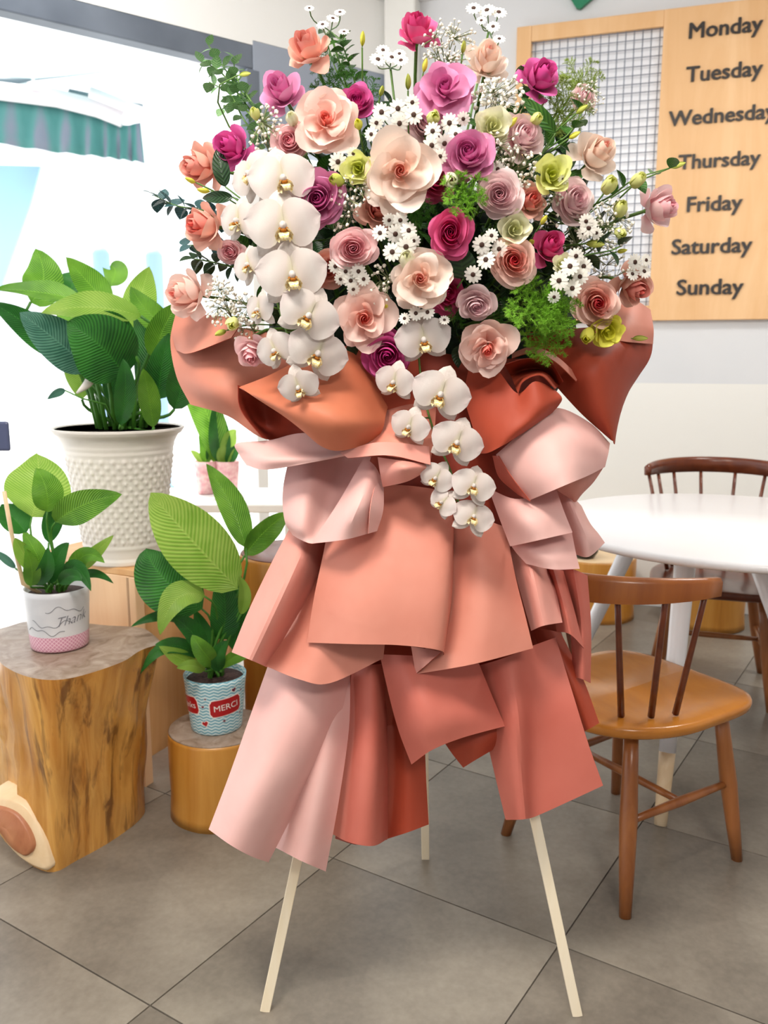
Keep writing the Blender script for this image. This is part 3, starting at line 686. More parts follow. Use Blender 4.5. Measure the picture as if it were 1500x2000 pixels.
# plant in the wave-patterned pot with red labels
def wave_pot_mat():
    m, t_, bs, out = nt('chevron_pot'); bs.inputs['Roughness'].default_value = .3
    tc_ = N(t_, 'ShaderNodeTexCoord'); sp_ = N(t_, 'ShaderNodeSeparateXYZ'); t_.links.new(tc_.outputs['UV'], sp_.inputs[0])
    tri = mathn(t_, 'PINGPONG', mathn(t_, 'MULTIPLY', sp_.outputs[0], 44), 1.0)
    f = mathn(t_, 'SINE', mathn(t_, 'ADD', mathn(t_, 'MULTIPLY', sp_.outputs[1], 6.283 * 17), mathn(t_, 'MULTIPLY', tri, 3.1)))
    col = ramp(t_, mathn(t_, 'ADD', mathn(t_, 'MULTIPLY', f, .5), .5), [(.35, 'd9ecee'), (.62, '77b2c4')]); t_.links.new(col, bs.inputs['Base Color']); return m
M['wpot'] = wave_pot_mat(); M['red'] = mat('red_label', 'b3161d', .35); M['lwhite'] = mat('label_white', 'f6efe9', .4); M['maroon'] = mat('maroon_heart', '6a2340', .4)
q = Z(420, 1425, .246); pc = Vector((q.x, q.y + .025, .247)); t = empty('potted_peace_lily', pc); tag(t, 'plant in a blue wave-patterned pot with red MERCI label on the short log', 'potted plant')
k = px2m(1, pc); r0, r1, H = 49 * k, 60 * k, .152
mb = MB().lathe([(0, .0), (r0 * .97, 0), (r0, .004)] + [(r0 + (r1 - r0) * i / 10, .004 + (H - .004) * i / 10) for i in range(1, 11)] + [(r1 - .003, H + .001), (r1 - .005, H - .004), (r0, .1)], 64)
mb.build('pot', M['wpot'], t); me = t.children[0].data
for l in me.loops:
    co = me.vertices[l.vertex_index].co; me.uv_layers[0].data[l.index].uv = ((math.atan2(co.y, co.x) / 6.2832) % 1, co.z / H)
soil(t, r1 - .006, H - .014)
rf = lambda z: r0 + (r1 - r0) * z / H
ac = math.atan2(-pc.y, -pc.x)
def rrect(w_, h_, r_, n=8):
    pts = []
    for cx, cy, a0 in ((w_/2 - r_, h_/2 - r_, 0), (-w_/2 + r_, h_/2 - r_, 90), (-w_/2 + r_, -h_/2 + r_, 180), (w_/2 - r_, -h_/2 + r_, 270)):
        for i in range(n + 1): a = math.radians(a0 + 90 * i / n); pts.append((cx + r_ * math.cos(a), cy + r_ * math.sin(a)))
    # strips so that it bends round the pot
    xs = [-w_/2 + w_ * i / 14 for i in range(15)]; rows = []
    def yy(x):
        d = max(0, abs(x) - (w_/2 - r_)); return h_/2 - r_ + math.sqrt(max(0, r_*r_ - d*d))
    vs = [(x, -yy(x)) for x in xs] + [(x, yy(x)) for x in xs]
    return vs, [(i, i+1, 16+i, 15+i) for i in range(14)]
def stick_on(name, shape, a0, z0, m, off, tilt=0, par=None):
    v2, f2 = wrap(shape[0], shape[1], a0, z0, rf, off, tilt); mb = MB(); mb.add(v2, f2); return mb.build(name, m, par or t, smooth=False)
def heart(s):
    pts = [(0, 0)]
    for i in range(25):
        a = 2 * math.pi * i / 24; pts.append((s * .062 * 16 * math.sin(a) ** 3, s * .062 * (13*math.cos(a) - 5*math.cos(2*a) - 2*math.cos(3*a) - math.cos(4*a))))
    return pts, [(0, i, i + 1) for i in range(1, 25)]
for a_, txt in ((ac + .36, 'MERCI'), (ac - 1.22, 'Thanks')):
    lb = stick_on('red_label', rrect(.094, .052, .011), a_, .082, M['lwhite'], .0004, .10)
    stick_on('red_label', rrect(.089, .047, .010), a_, .082, M['red'], .0008, .10, lb)
    vs, fs = text_geo(txt, .024 if txt == 'MERCI' else .025, 0); stick_on('lettering', ([(v.x * 1.05, v.y - .0078) for v in vs], fs), a_, .082, M['lwhite'], .0013, .10, lb)
for a_, z_, s_, mm in ((ac - .42, .036, .0085, 'red'), (ac + .62, .126, .0065, 'maroon'), (ac - .46, .085, .004, 'maroon'), (ac - .35, .108, .0028, 'maroon'), (ac + .28, .042, .004, 'maroon'), (ac + .95, .118, .0035, 'maroon'), (ac + .98, .052, .0035, 'maroon')):
    stick_on('printed_heart', heart(s_ * 1.35), a_, z_, M['lwhite'], .0004, .3); stick_on('printed_heart', heart(s_), a_, z_, M[mm], .0009, .3)
root = pc + Vector((0, 0, H - .012)); Y0 = pc.y
for i, s in enumerate([((465, 1150, Y0 - .05), (370, 1050, Y0 - .10), (294, 962, Y0 - .12), 125, 2, .0, .12), ((395, 1190, Y0 - .04), (320, 1130, Y0 - .06), (285, 1072, Y0 - .04), 118, 1, .1, .12),
    ((480, 1070, Y0), (450, 985, Y0 + .02), (402, 905, Y0 + .02), 58, 0, .3), ((478, 1085, Y0), (520, 1035, Y0 + .02), (565, 1000, Y0 + .02), 56, 0, .5),
    ((400, 1165, Y0 - .08), (345, 1170, Y0 - .13), (313, 1240, Y0 - .14), 62, 2, .5), ((430, 1250, Y0), (440, 1190, Y0 - .02), (425, 1110, Y0), 60, 1),
    ((455, 1270, Y0), (465, 1190, Y0), (462, 1110, Y0), 48, 1), ((400, 1270, Y0 - .04), (370, 1230, Y0 - .1), (335, 1205, Y0 - .12), 44, 1, .4),
    ((400, 1290, Y0 - .05), (330, 1262, Y0 - .1), (272, 1318, Y0 - .14), 34, 1, .3), ((385, 1300, Y0 - .05), (350, 1285, Y0 - .1), (310, 1262, Y0 - .12), 36, 2, .3),
    ((420, 1300, Y0 - .07), (395, 1270, Y0 - .12), (375, 1240, Y0 - .12), 40, 0), ((430, 1305, Y0 - .06), (465, 1280, Y0 - .1), (495, 1282, Y0 - .12), 28, 0, .3),
    ((355, 1215, Y0 - .02), (310, 1205, Y0 - .06), (255, 1225, Y0 - .08), 24, 1, .5), ((400, 1310, Y0 - .07), (375, 1300, Y0 - .12), (345, 1305, Y0 - .13), 26, 2),
    ((470, 1200, Y0 - .03), (478, 1160, Y0 - .06), (466, 1125, Y0 - .08), 26, 2), ((430, 1310, Y0 - .06), (425, 1280, Y0 - .09), (445, 1250, Y0 - .09), 34, 1), ((410, 1310, Y0 - .02), (400, 1250, Y0), (380, 1190, Y0), 44, 1)]):
    plant_leaf(t, root, s, .004, 40 + i)

# two little pots outside on a white garden table
M['ppot'] = mat('pink_patterned_pot', 'd99aa0', .4, c2='e8c3c0', scale=60)
zt = .72; tp = Z(425, 972, zt); t = empty('garden_table', (tp.x, tp.y + .05, 0)); tag(t, 'white garden table outside carrying two little pink pots', 'table')
MB().box((0, 0, zt - .016), (.62, .4, .03)).build('tabletop', M['paving'], t, smooth=False, bevel=.004)
for sx in (-.28, .28):
    for sy in (-.17, .17): MB().box((sx, sy, (zt - .03) / 2), (.03, .03, zt - .032)).build('leg', M['paving'], t, smooth=False)
for nm, x, lb, leaves in (('potted_seedling', 398, 'little pink pot outside on the white garden table, left one, with a tall spathe plant', [((400, 905), (402, 880), (388, 850), 26), ((405, 900), (415, 870), (420, 848), 20), ((395, 905), (385, 890), (372, 880), 14)]),
                  ('potted_seedling', 441, 'little pink pot outside on the white garden table, right one, with a bushy green plant', [((425, 905), (400, 800), (345, 750), 62), ((432, 905), (428, 850), (420, 780), 44), ((440, 905), (448, 860), (462, 840), 30), ((428, 910), (418, 880), (405, 860), 26), ((445, 908), (455, 885), (470, 870), 24), ((436, 910), (438, 885), (440, 865), 30)])):
    b = Z(x, 968, zt + .001); b.y += .06; kk = px2m(1, b); t = empty(nm, b); tag(t, lb, 'potted plant'); rr_ = 23 * kk; hh = .125
    MB().lathe([(0, 0), (rr_ * .78, 0), (rr_, hh), (rr_ * .9, hh), (rr_ * .85, hh * .8)], 24).build('pot', M['ppot'], t)
    MB().lathe([(rr_ * .88, hh * .86), (0, hh * .9)], 20).build('soil', M['soil'], t)
    for i, (a, b_, c_, w_) in enumerate(leaves): plant_leaf(t, b + Vector((0, 0, hh * .88)), ((a[0], a[1], b.y), (b_[0], b_[1], b.y), (c_[0], c_[1], b.y), w_, [0, 1, 2][i % 3]), .003, 80 + i)

# ---------------------------------------------------------------- wrapping paper, every sheet its own curved, folded surface
def sheet(label, rows, m, mback=None, sub=7, wr=.0):
    ym = sum(c[2] for r in rows for c in r) / sum(len(r) for r in rows)
    pts = [[P(c[0], c[1], ym + (c[2] - ym) * 1.3) for c in r] for r in rows]
    nr, nc = len(pts), len(pts[0]); A, B = (nr - 1) * sub, (nc - 1) * sub
    cols = [[cr([pts[i][j] for i in range(nr)], a / A) for j in range(nc)] for a in range(A + 1)]
    G = [[cr(cols[a], b / B) for b in range(B + 1)] for a in range(A + 1)]
    c = sum((p for r in G for p in r), Vector()) / ((A + 1) * (B + 1))
    for r in G:
        for i, p in enumerate(r):
            r[i] = p - c
    o = MB().grid(G).build('wrapping_paper', [mback or m, m]); o.location = c
    s = o.modifiers.new('thick', 'SOLIDIFY'); s.thickness = .0012; s.material_offset = 1 if mback else 0; s.offset = 0
    e = o.modifiers.new('crisp', 'EDGE_SPLIT'); e.split_angle = math.radians(35)
    return tag(o, label, 'wrapping paper', 'sheets of wrapping paper round the bouquet')
pl, ro, sa, te, dt, br = (M[k] for k in ('pale', 'rosy', 'salmon', 'terra', 'shade_terra', 'brick'))
sheet('deep terracotta backing sheet seen between the left wing and the orchids', [[(480, 640, 1.68), (600, 660, 1.60), (700, 680, 1.57), (820, 690, 1.56)], [(560, 760, 1.66), (640, 780, 1.60), (730, 790, 1.57), (820, 800, 1.56)], [(600, 900, 1.64), (680, 900, 1.6), (750, 900, 1.57), (840, 900, 1.56)], [(600, 1080, 1.6), (680, 1080, 1.57), (760, 1080, 1.56), (850, 1080, 1.56)]], te)
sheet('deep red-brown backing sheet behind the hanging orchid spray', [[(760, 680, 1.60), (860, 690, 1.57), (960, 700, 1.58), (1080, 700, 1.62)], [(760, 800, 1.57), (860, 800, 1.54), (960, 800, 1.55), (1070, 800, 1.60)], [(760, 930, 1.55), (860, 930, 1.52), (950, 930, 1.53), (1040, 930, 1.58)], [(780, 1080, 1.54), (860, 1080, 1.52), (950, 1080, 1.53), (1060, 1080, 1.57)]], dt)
sheet('terracotta backing sheet in shadow behind the middle and bottom tiers', [[(600, 1090, 1.60), (740, 1090, 1.57), (880, 1090, 1.57), (1060, 1090, 1.60)], [(560, 1200, 1.58), (720, 1200, 1.56), (900, 1200, 1.56), (1090, 1200, 1.58)], [(590, 1330, 1.57), (720, 1335, 1.55), (900, 1330, 1.55), (1080, 1300, 1.56)], [(660, 1420, 1.56), (740, 1420, 1.55), (840, 1400, 1.55), (960, 1390, 1.55)]], te)
# top wings
sheet('salmon left wing of the top wrap beside the big potted plant', [[(345, 612, 1.68), (430, 630, 1.64), (520, 650, 1.60), (620, 660, 1.57)], [(333, 665, 1.67), (430, 690, 1.61), (530, 700, 1.58), (640, 710, 1.58)], [(345, 735, 1.65), (430, 760, 1.57), (520, 775, 1.60), (640, 780, 1.60)], [(372, 790, 1.63), (445, 812, 1.59), (520, 858, 1.57), (625, 862, 1.58)]], M['wing'], te)
sheet('small salmon flap folded over the upper left corner of the wrap', [[(343, 614, 1.67), (400, 615, 1.62), (470, 622, 1.58)], [(336, 650, 1.655), (395, 652, 1.60), (465, 640, 1.555)], [(345, 684, 1.655), (372, 690, 1.60), (452, 660, 1.545)]], M['wing'], te)
sheet('orange-brown sheet with a curled-over left edge under the left orchids', [[(466, 757, 1.485), (520, 736, 1.46), (600, 700, 1.45), (690, 690, 1.45), (757, 795, 1.455)], [(478, 763, 1.45), (545, 782, 1.405), (615, 775, 1.39), (690, 785, 1.40), (752, 815, 1.435)], [(520, 790, 1.43), (575, 818, 1.39), (640, 825, 1.37), (700, 830, 1.385), (748, 835, 1.43)], [(592, 836, 1.44), (620, 866, 1.405), (655, 880, 1.395), (700, 872, 1.41), (738, 854, 1.435)]], M['orange'], dt)
sheet('inside of the curled left sheet, coloured dark for the shade in its hollow', [[(464, 752, 1.50), (525, 778, 1.54), (594, 836, 1.49)], [(470, 800, 1.495), (520, 830, 1.545), (596, 846, 1.49)], [(512, 855, 1.49), (545, 860, 1.51), (600, 856, 1.47)]], dt)
sheet('pale pink strip jutting out at the left under the curled sheet', [[(525, 862, 1.49), (592, 846, 1.465), (680, 858, 1.45), (735, 848, 1.445)], [(462, 866, 1.52), (545, 880, 1.465), (640, 880, 1.45), (728, 866, 1.445)], [(468, 888, 1.52), (530, 897, 1.45), (625, 893, 1.435), (716, 876, 1.44)], [(482, 909, 1.50), (520, 917, 1.46), (605, 904, 1.435), (705, 884, 1.44)]], pl, te)
sheet('large terracotta right wing of the top wrap in front of the grey wall', [[(1025, 650, 1.62), (1150, 640, 1.60), (1215, 640, 1.60), (1274, 625, 1.66)], [(1062, 722, 1.59), (1150, 710, 1.53), (1215, 690, 1.56), (1272, 690, 1.64)], [(1128, 800, 1.56), (1170, 780, 1.53), (1212, 765, 1.56), (1246, 736, 1.62)], [(1192, 858, 1.56), (1197, 861, 1.55), (1201, 863, 1.56), (1204, 797, 1.60)]], te, dt)
sheet('light salmon flap at the top of the right wing', [[(1192, 592, 1.68), (1235, 585, 1.67), (1270, 605, 1.69)], [(1175, 632, 1.62), (1225, 630, 1.605), (1276, 642, 1.65)], [(1172, 660, 1.60), (1225, 668, 1.585), (1275, 672, 1.645)]], sa, te)
sheet('red-brown curled sheet right of the hanging orchids', [[(915, 720, 1.50), (965, 718, 1.475), (1010, 768, 1.44), (1045, 745, 1.425), (1084, 762, 1.45)], [(908, 775, 1.48), (960, 790, 1.45), (1010, 805, 1.425), (1055, 790, 1.415), (1097, 777, 1.44)], [(925, 840, 1.46), (965, 845, 1.43), (1010, 835, 1.415), (1055, 812, 1.42), (1092, 790, 1.445)], [(935, 886, 1.45), (955, 884, 1.43), (985, 868, 1.42), (1032, 838, 1.43), (1078, 806, 1.45)]], te, dt)
sheet('terracotta rolled lip of the right curled sheet, a dark hollow above it', [[(985, 712, 1.50), (1030, 700, 1.49), (1075, 708, 1.50), (1100, 745, 1.52)], [(998, 735, 1.535), (1030, 722, 1.55), (1068, 725, 1.55), (1090, 755, 1.53)], [(1012, 768, 1.445), (1022, 745, 1.44), (1055, 733, 1.435), (1084, 760, 1.455)]], te, dt)
sheet('narrow salmon edge curving above the dark hollow on the right', [[(1000, 690, 1.56), (1040, 678, 1.53), (1085, 695, 1.52), (1130, 735, 1.54)], [(1000, 700, 1.54), (1040, 690, 1.51), (1083, 706, 1.50), (1125, 745, 1.52)]], sa, te)
# bow of loops at the waist
sheet('salmon folded piece tucked under the orchids at the centre of the bow', [[(745, 805, 1.475), (800, 790, 1.455), (852, 790, 1.465)], [(720, 848, 1.45), (785, 846, 1.42), (848, 848, 1.435)], [(664, 884, 1.43), (755, 890, 1.40), (840, 906, 1.41)]], sa)
sheet('pale pink back half of the left bow loop', [[(566, 890, 1.53), (620, 884, 1.52), (680, 886, 1.535), (725, 893, 1.51)], [(553, 955, 1.50), (600, 955, 1.475), (650, 965, 1.50), (705, 960, 1.48)], [(556, 1015, 1.485), (588, 1025, 1.45), (625, 1030, 1.47), (668, 1010, 1.47)], [(572, 1045, 1.49), (588, 1054, 1.46), (608, 1062, 1.45), (630, 1058, 1.465)]], pl, te)
sheet('pale pink front band of the left bow loop running down to the left', [[(712, 893, 1.45), (733, 912, 1.435), (749, 945, 1.45)], [(662, 980, 1.425), (702, 985, 1.38), (747, 995, 1.425)], [(608, 1062, 1.44), (672, 1054, 1.39), (736, 1037, 1.42)]], pl, ro)
sheet('narrow pale rolled end at the right of the left bow loop', [[(738, 925, 1.44), (749, 948, 1.435)], [(724, 985, 1.385), (748, 996, 1.41)], [(719, 1042, 1.39), (736, 1037, 1.405)]], pl, ro)
sheet('slim pale strip folded across the top of the left loop', [[(664, 884, 1.41), (740, 864, 1.395), (838, 872, 1.40)], [(680, 895, 1.40), (760, 890, 1.38), (841, 908, 1.39)]], ro, te)
sheet('small rosy tongue hanging to the right below the slim strip', [[(738, 893, 1.42), (785, 900, 1.385), (838, 908, 1.40)], [(743, 925, 1.41), (790, 915, 1.37), (835, 915, 1.40)], [(748, 951, 1.415), (795, 940, 1.39), (832, 920, 1.41)]], ro, te)
sheet('big pale pink loop on the right of the bow', [[(969, 888, 1.46), (1030, 835, 1.445), (1084, 797, 1.48), (1150, 825, 1.52), (1191, 866, 1.54)], [(988, 918, 1.45), (1045, 882, 1.425), (1096, 850, 1.43), (1150, 862, 1.46), (1188, 884, 1.51)], [(1010, 950, 1.445), (1060, 925, 1.41), (1108, 900, 1.41), (1150, 897, 1.445), (1184, 900, 1.495)], [(1034, 977, 1.44), (1075, 960, 1.405), (1115, 943, 1.40), (1150, 928, 1.44), (1181, 912, 1.49)]], pl, ro)
sheet('rosy inner edge of the big right loop', [[(962, 890, 1.475), (974, 890, 1.455)], [(975, 932, 1.475), (1000, 932, 1.435)], [(1012, 966, 1.465), (1036, 979, 1.43)]], M['brick'], te)
sheet('rosy wedge under the big right loop', [[(1078, 950, 1.465), (1130, 935, 1.45), (1183, 905, 1.50)], [(1100, 965, 1.475), (1130, 958, 1.47), (1160, 940, 1.50)], [(1118, 976, 1.49), (1124, 980, 1.49), (1136, 965, 1.51)]], ro)
sheet('pale squarish pleat under the big right loop', [[(955, 955, 1.50), (1015, 975, 1.455), (1084, 948, 1.47)], [(975, 1010, 1.48), (1030, 1015, 1.425), (1100, 995, 1.445)], [(997, 1067, 1.465), (1052, 1055, 1.42), (1118, 1040, 1.435)]], pl, ro)
sheet('lower pale pleat with a wavy hem on the right', [[(985, 1040, 1.50), (1050, 1050, 1.47), (1116, 1035, 1.47)], [(1003, 1072, 1.475), (1060, 1078, 1.435), (1124, 1078, 1.45)], [(1028, 1101, 1.46), (1080, 1112, 1.43), (1132, 1111, 1.445)]], pl, ro)
sheet('ragged pale sheet at the far right beside the white table', [[(1080, 945, 1.53), (1105, 958, 1.505), (1135, 988, 1.53)], [(1098, 1010, 1.50), (1130, 1015, 1.475), (1152, 1022, 1.50)], [(1112, 1050, 1.49), (1145, 1050, 1.465), (1168, 1042, 1.49)], [(1122, 1082, 1.49), (1150, 1087, 1.47), (1181, 1060, 1.49)]], pl, ro)
# middle tier of the skirt
sheet('pink curved panel at the left of the middle tier', [[(575, 1015, 1.53), (612, 1030, 1.51), (645, 1050, 1.54)], [(528, 1105, 1.495), (572, 1120, 1.45), (622, 1130, 1.52)], [(485, 1195, 1.475), (530, 1210, 1.43), (572, 1216, 1.50)], [(453, 1274, 1.47), (492, 1290, 1.43), (521, 1303, 1.49)]], ro, te)
sheet('salmon panel low on the left of the middle tier', [[(618, 1060, 1.55), (680, 1080, 1.51), (740, 1100, 1.52), (800, 1100, 1.53)], [(570, 1210, 1.51), (630, 1220, 1.455), (690, 1220, 1.46), (760, 1210, 1.48)], [(519, 1301, 1.48), (585, 1327, 1.43), (645, 1334, 1.43), (748, 1286, 1.46)]], sa, te)
sheet('wide salmon centre panel of the middle tier with a rolled right edge', [[(655, 940, 1.52), (735, 945, 1.49), (810, 950, 1.48), (872, 960, 1.48), (886, 965, 1.51)], [(636, 1060, 1.47), (720, 1060, 1.43), (800, 1060, 1.42), (874, 1050, 1.43), (886, 1050, 1.47)], [(615, 1160, 1.45), (700, 1165, 1.40), (790, 1165, 1.395), (868, 1160, 1.40), (882, 1165, 1.44)], [(600, 1255, 1.435), (690, 1258, 1.39), (780, 1260, 1.385), (858, 1270, 1.39), (867, 1282, 1.43)]], sa, te)
sheet('salmon panel right of the centre one with an upturned left corner', [[(872, 1000, 1.50), (930, 1010, 1.48), (988, 1030, 1.50)], [(868, 1100, 1.47), (940, 1110, 1.44), (1005, 1120, 1.465)], [(850, 1210, 1.455), (935, 1215, 1.415), (1025, 1200, 1.445)], [(812, 1317, 1.435), (925, 1297, 1.40), (1041, 1266, 1.435)]], sa, te)
sheet('tiny rosy fold under the hem between the two centre panels', [[(803, 1262, 1.425), (835, 1268, 1.42), (862, 1274, 1.415)], [(808, 1290, 1.43), (828, 1290, 1.41), (845, 1288, 1.405)], [(812, 1317, 1.43), (822, 1308, 1.41), (832, 1300, 1.405)]], ro, te)
sheet('light rosy fold at the right of the middle tier', [[(985, 1030, 1.53), (1025, 1060, 1.50), (1068, 1105, 1.53)], [(1008, 1125, 1.50), (1045, 1135, 1.45), (1085, 1155, 1.49)], [(1038, 1232, 1.47), (1062, 1222, 1.43), (1098, 1216, 1.46)]], ro, te)
sheet('rosy twisting ribbon end with a wavy hem at the right', [[(1062, 1105, 1.54), (1080, 1110, 1.51), (1100, 1115, 1.53)], [(1078, 1170, 1.52), (1100, 1180, 1.475), (1122, 1195, 1.50)], [(1088, 1234, 1.51), (1112, 1238, 1.47), (1140, 1266, 1.49)]], br, dt)
sheet('rosy outermost strip at the right edge of the middle tier', [[(1092, 1108, 1.55), (1120, 1112, 1.525), (1147, 1124, 1.54)], [(1112, 1210, 1.54), (1135, 1215, 1.505), (1154, 1225, 1.52)], [(1120, 1322, 1.52), (1136, 1326, 1.495), (1153, 1334, 1.51)]], br, dt)
# bottom tier of the skirt
sheet('long pale pink front panel at the bottom left corner of the skirt', [[(528, 1288, 1.51), (580, 1298, 1.475), (630, 1305, 1.47), (684, 1318, 1.505)], [(485, 1410, 1.48), (545, 1425, 1.435), (600, 1440, 1.44), (652, 1440, 1.48)], [(446, 1520, 1.46), (500, 1540, 1.41), (550, 1560, 1.425), (590, 1555, 1.47)], [(408, 1620, 1.445), (450, 1650, 1.405), (490, 1672, 1.415), (524, 1684, 1.455)]], pl, ro)
sheet('pale rosy panel showing beside it, reaching lowest of all the paper', [[(600, 1318, 1.53), (645, 1318, 1.515), (684, 1318, 1.525)], [(595, 1430, 1.50), (640, 1430, 1.475), (681, 1425, 1.495)], [(565, 1550, 1.49), (615, 1560, 1.45), (662, 1560, 1.475)], [(536, 1654, 1.48), (590, 1682, 1.44), (636, 1702, 1.465)]], pl, ro)
sheet('terracotta pleat shaped like a half pipe at the bottom centre left', [[(680, 1300, 1.56), (702, 1300, 1.515), (730, 1298, 1.505), (752, 1296, 1.55)], [(674, 1420, 1.545), (702, 1420, 1.485), (735, 1420, 1.48), (756, 1420, 1.535)], [(662, 1530, 1.535), (692, 1535, 1.465), (732, 1538, 1.46), (757, 1535, 1.525)], [(648, 1628, 1.53), (682, 1645, 1.455), (728, 1652, 1.45), (757, 1638, 1.52)]], br, dt)
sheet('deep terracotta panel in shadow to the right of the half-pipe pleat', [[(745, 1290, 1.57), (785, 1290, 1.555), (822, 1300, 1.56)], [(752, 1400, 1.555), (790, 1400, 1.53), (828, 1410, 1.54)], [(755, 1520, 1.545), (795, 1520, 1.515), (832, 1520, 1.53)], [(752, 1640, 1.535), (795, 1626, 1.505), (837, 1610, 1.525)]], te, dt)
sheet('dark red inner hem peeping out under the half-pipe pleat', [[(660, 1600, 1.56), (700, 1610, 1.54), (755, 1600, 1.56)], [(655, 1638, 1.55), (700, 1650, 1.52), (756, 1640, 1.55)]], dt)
sheet('slanting brick-pink flap crossing the middle of the bottom tier', [[(742, 1278, 1.475), (790, 1280, 1.45), (860, 1285, 1.455), (935, 1296, 1.485)], [(762, 1365, 1.465), (812, 1358, 1.415), (880, 1355, 1.43), (962, 1362, 1.465)], [(780, 1430, 1.46), (825, 1415, 1.405), (890, 1400, 1.415), (975, 1392, 1.455)], [(804, 1493, 1.455), (845, 1464, 1.41), (905, 1440, 1.42), (987, 1418, 1.45)]], br, te)
sheet('small folded-under tip below the slanting flap', [[(868, 1450, 1.485), (925, 1432, 1.47), (987, 1416, 1.475)], [(885, 1474, 1.485), (930, 1458, 1.465), (975, 1440, 1.475)], [(905, 1499, 1.485), (932, 1482, 1.47), (962, 1464, 1.48)]], te, dt)
sheet('long brick-pink panel at the bottom right corner of the skirt', [[(918, 1305, 1.53), (985, 1285, 1.475), (1030, 1265, 1.49), (1085, 1245, 1.51)], [(942, 1405, 1.50), (1005, 1395, 1.445), (1046, 1385, 1.475), (1122, 1365, 1.465)], [(965, 1505, 1.485), (1012, 1502, 1.44), (1050, 1495, 1.47), (1150, 1455, 1.45)], [(988, 1601, 1.475), (1022, 1600, 1.435), (1056, 1590, 1.46), (1178, 1534, 1.445)]], br, te)
sheet('narrow terracotta triangle at the right side of the bottom tier', [[(1040, 1228, 1.56), (1068, 1230, 1.54), (1095, 1236, 1.55)], [(1085, 1340, 1.535), (1115, 1330, 1.505), (1138, 1325, 1.52)], [(1132, 1432, 1.52), (1150, 1424, 1.495), (1170, 1412, 1.505)]], te, dt)

# ---------------------------------------------------------------- flowers
def dome(px, py):
    q = 1 - ((px - 815) / 560) ** 2 - ((py - 420) / 480) ** 2
    return 1.70 - .27 * math.sqrt(max(0, q))
FOC = Vector((.075, 1.72, 1.28))                 # where all stems meet, in the foam
def frame(px, py, Y, ax=0, ay=0, roll=0, s=1.0, dz=0.0):
    p = P(px, py, Y); T_ = -(p - Vector((0, 0, CAMZ))).normalized(); Rr = Vector((0, 0, 1)).cross(T_).normalized(); U = T_.cross(Rr)
    a = (T_ + Rr * ax + U * ay).normalized()
    up = (U - a * U.dot(a)); up = up.normalized() if up.length > .2 else (T_ - a * T_.dot(a)).normalized()
    x = up.cross(a).normalized()
    m = Matrix((x, up, a)).transposed() @ Matrix.Rotation(roll, 3, 'Z')
    return Matrix.Translation(p - a * dz * s) @ m.to_4x4() @ Matrix.Scale(s, 4)
def petal(phi, w_, ctl, nu=9, nv=8, tuck=.03, ruf=.02, rnd=.22, seed=0, point=0.0):
    rr = random.Random(seed); ph = rr.uniform(0, 6.28); rows = []; g = []; tw = rr.uniform(-.05, .05)
    for i in range(nv + 1):
        row = []
        for j in range(nu + 1):
            u = -1 + 2*j/nu; vm = 1 - rnd * abs(u) ** 3.0 - point * abs(u); v = i / nv * vm
            c = [Vector((r, z, 0)) for r, z in ctl]; q = bez(*c, v)
            r = q.x + tuck * u + ruf * math.sin(3.2 * u + ph) * v * v; z = q.y + ruf * 1.3 * math.sin(4.3 * u + ph * 2) * v ** 3 + tw * u * v
            ww = w_ * (.75 + .25 * min(1, v * 1.6)); a = phi + u * ww
            row.append(Vector((r * math.cos(a), r * math.sin(a), z))); g.append(v)
        rows.append(row)
    return rows, g
SCH = {   # outer, middle, core: (base, edge)
 'blush':   (('f2bcac', 'fbe0d6'), ('f3a08c', 'f9cfc2'), ('e65a4c', 'f29184')),
 'ivory':   (('f0cdb8', 'fbeade'), ('efb49a', 'f9dccb'), ('e27a68', 'f0a898')),
 'pink':    (('efb0b6', 'fad8d8'), ('eb9aa6', 'f6c5ca'), ('dc7488', 'f0a8b4')),
 'peach':   (('e39480', 'f0b8a6'), ('e28070', 'eea396'), ('d9604f', 'e88a7c')),
 'coral':   (('eba491', 'f4c2b0'), ('e5705f', 'ee978a'), ('d8403c', 'e8695f')),
 'magenta': (('b8267a', 'e26cae'), ('b41e70', 'dd55a0'), ('9c145c', 'cb3a8c')),
 'hot':     (('c01f60', 'e76a9d'), ('bb1a5a', 'de4a88'), ('a31149', 'cb2c6c')),
 'mauve':   (('cc5a98', 'e79cc4'), ('c64a8e', 'e084b6'), ('b2367c', 'd062a0')),
 'dusty':   (('efc0c6', 'fae2e2'), ('e8b0ba', 'f6d6da'), ('d68ea0', 'eebec6')),
 'redcore': (('f2b8a6', 'fad6ca'), ('ef907e', 'f6b6a8'), ('cf2640', 'e65a62')),
 'yellow':  (('c9cf4a', 'eef0a4'), ('bcc53c', 'e6e98a'), ('9fae34', 'd2d860')),
 'green':   (('98a83a', 'ced56a'), ('96a63c', 'c5cc60'), ('7f9434', 'b8c255')),
 'lemon':   (('d8d52a', 'f3f06a'), ('cfcb22', 'ece94e'), ('aeb028', 'd8d640')),
 'cream':   (('dfe0b0', 'f5f3d8'), ('d3d79a', 'eeeec4'), ('b7c070', 'dfe0a8')),
}
PM = {}
for k, v in SCH.items():
    PM[k] = [petal_mat(k + '_' + n_, a, b, .3 if k in ('blush', 'ivory', 'yellow', 'cream', 'pink') else .22) for n_, (a, b) in zip(('outer', 'middle', 'core'), v)]
M['sepal'] = mat('green_sepal', '5a8c34', .5, c2='7aa544', scale=30); M['stem'] = mat('flower_stem', '5f8638', .5, c2='4c6e2c', scale=30)
TPL = {}
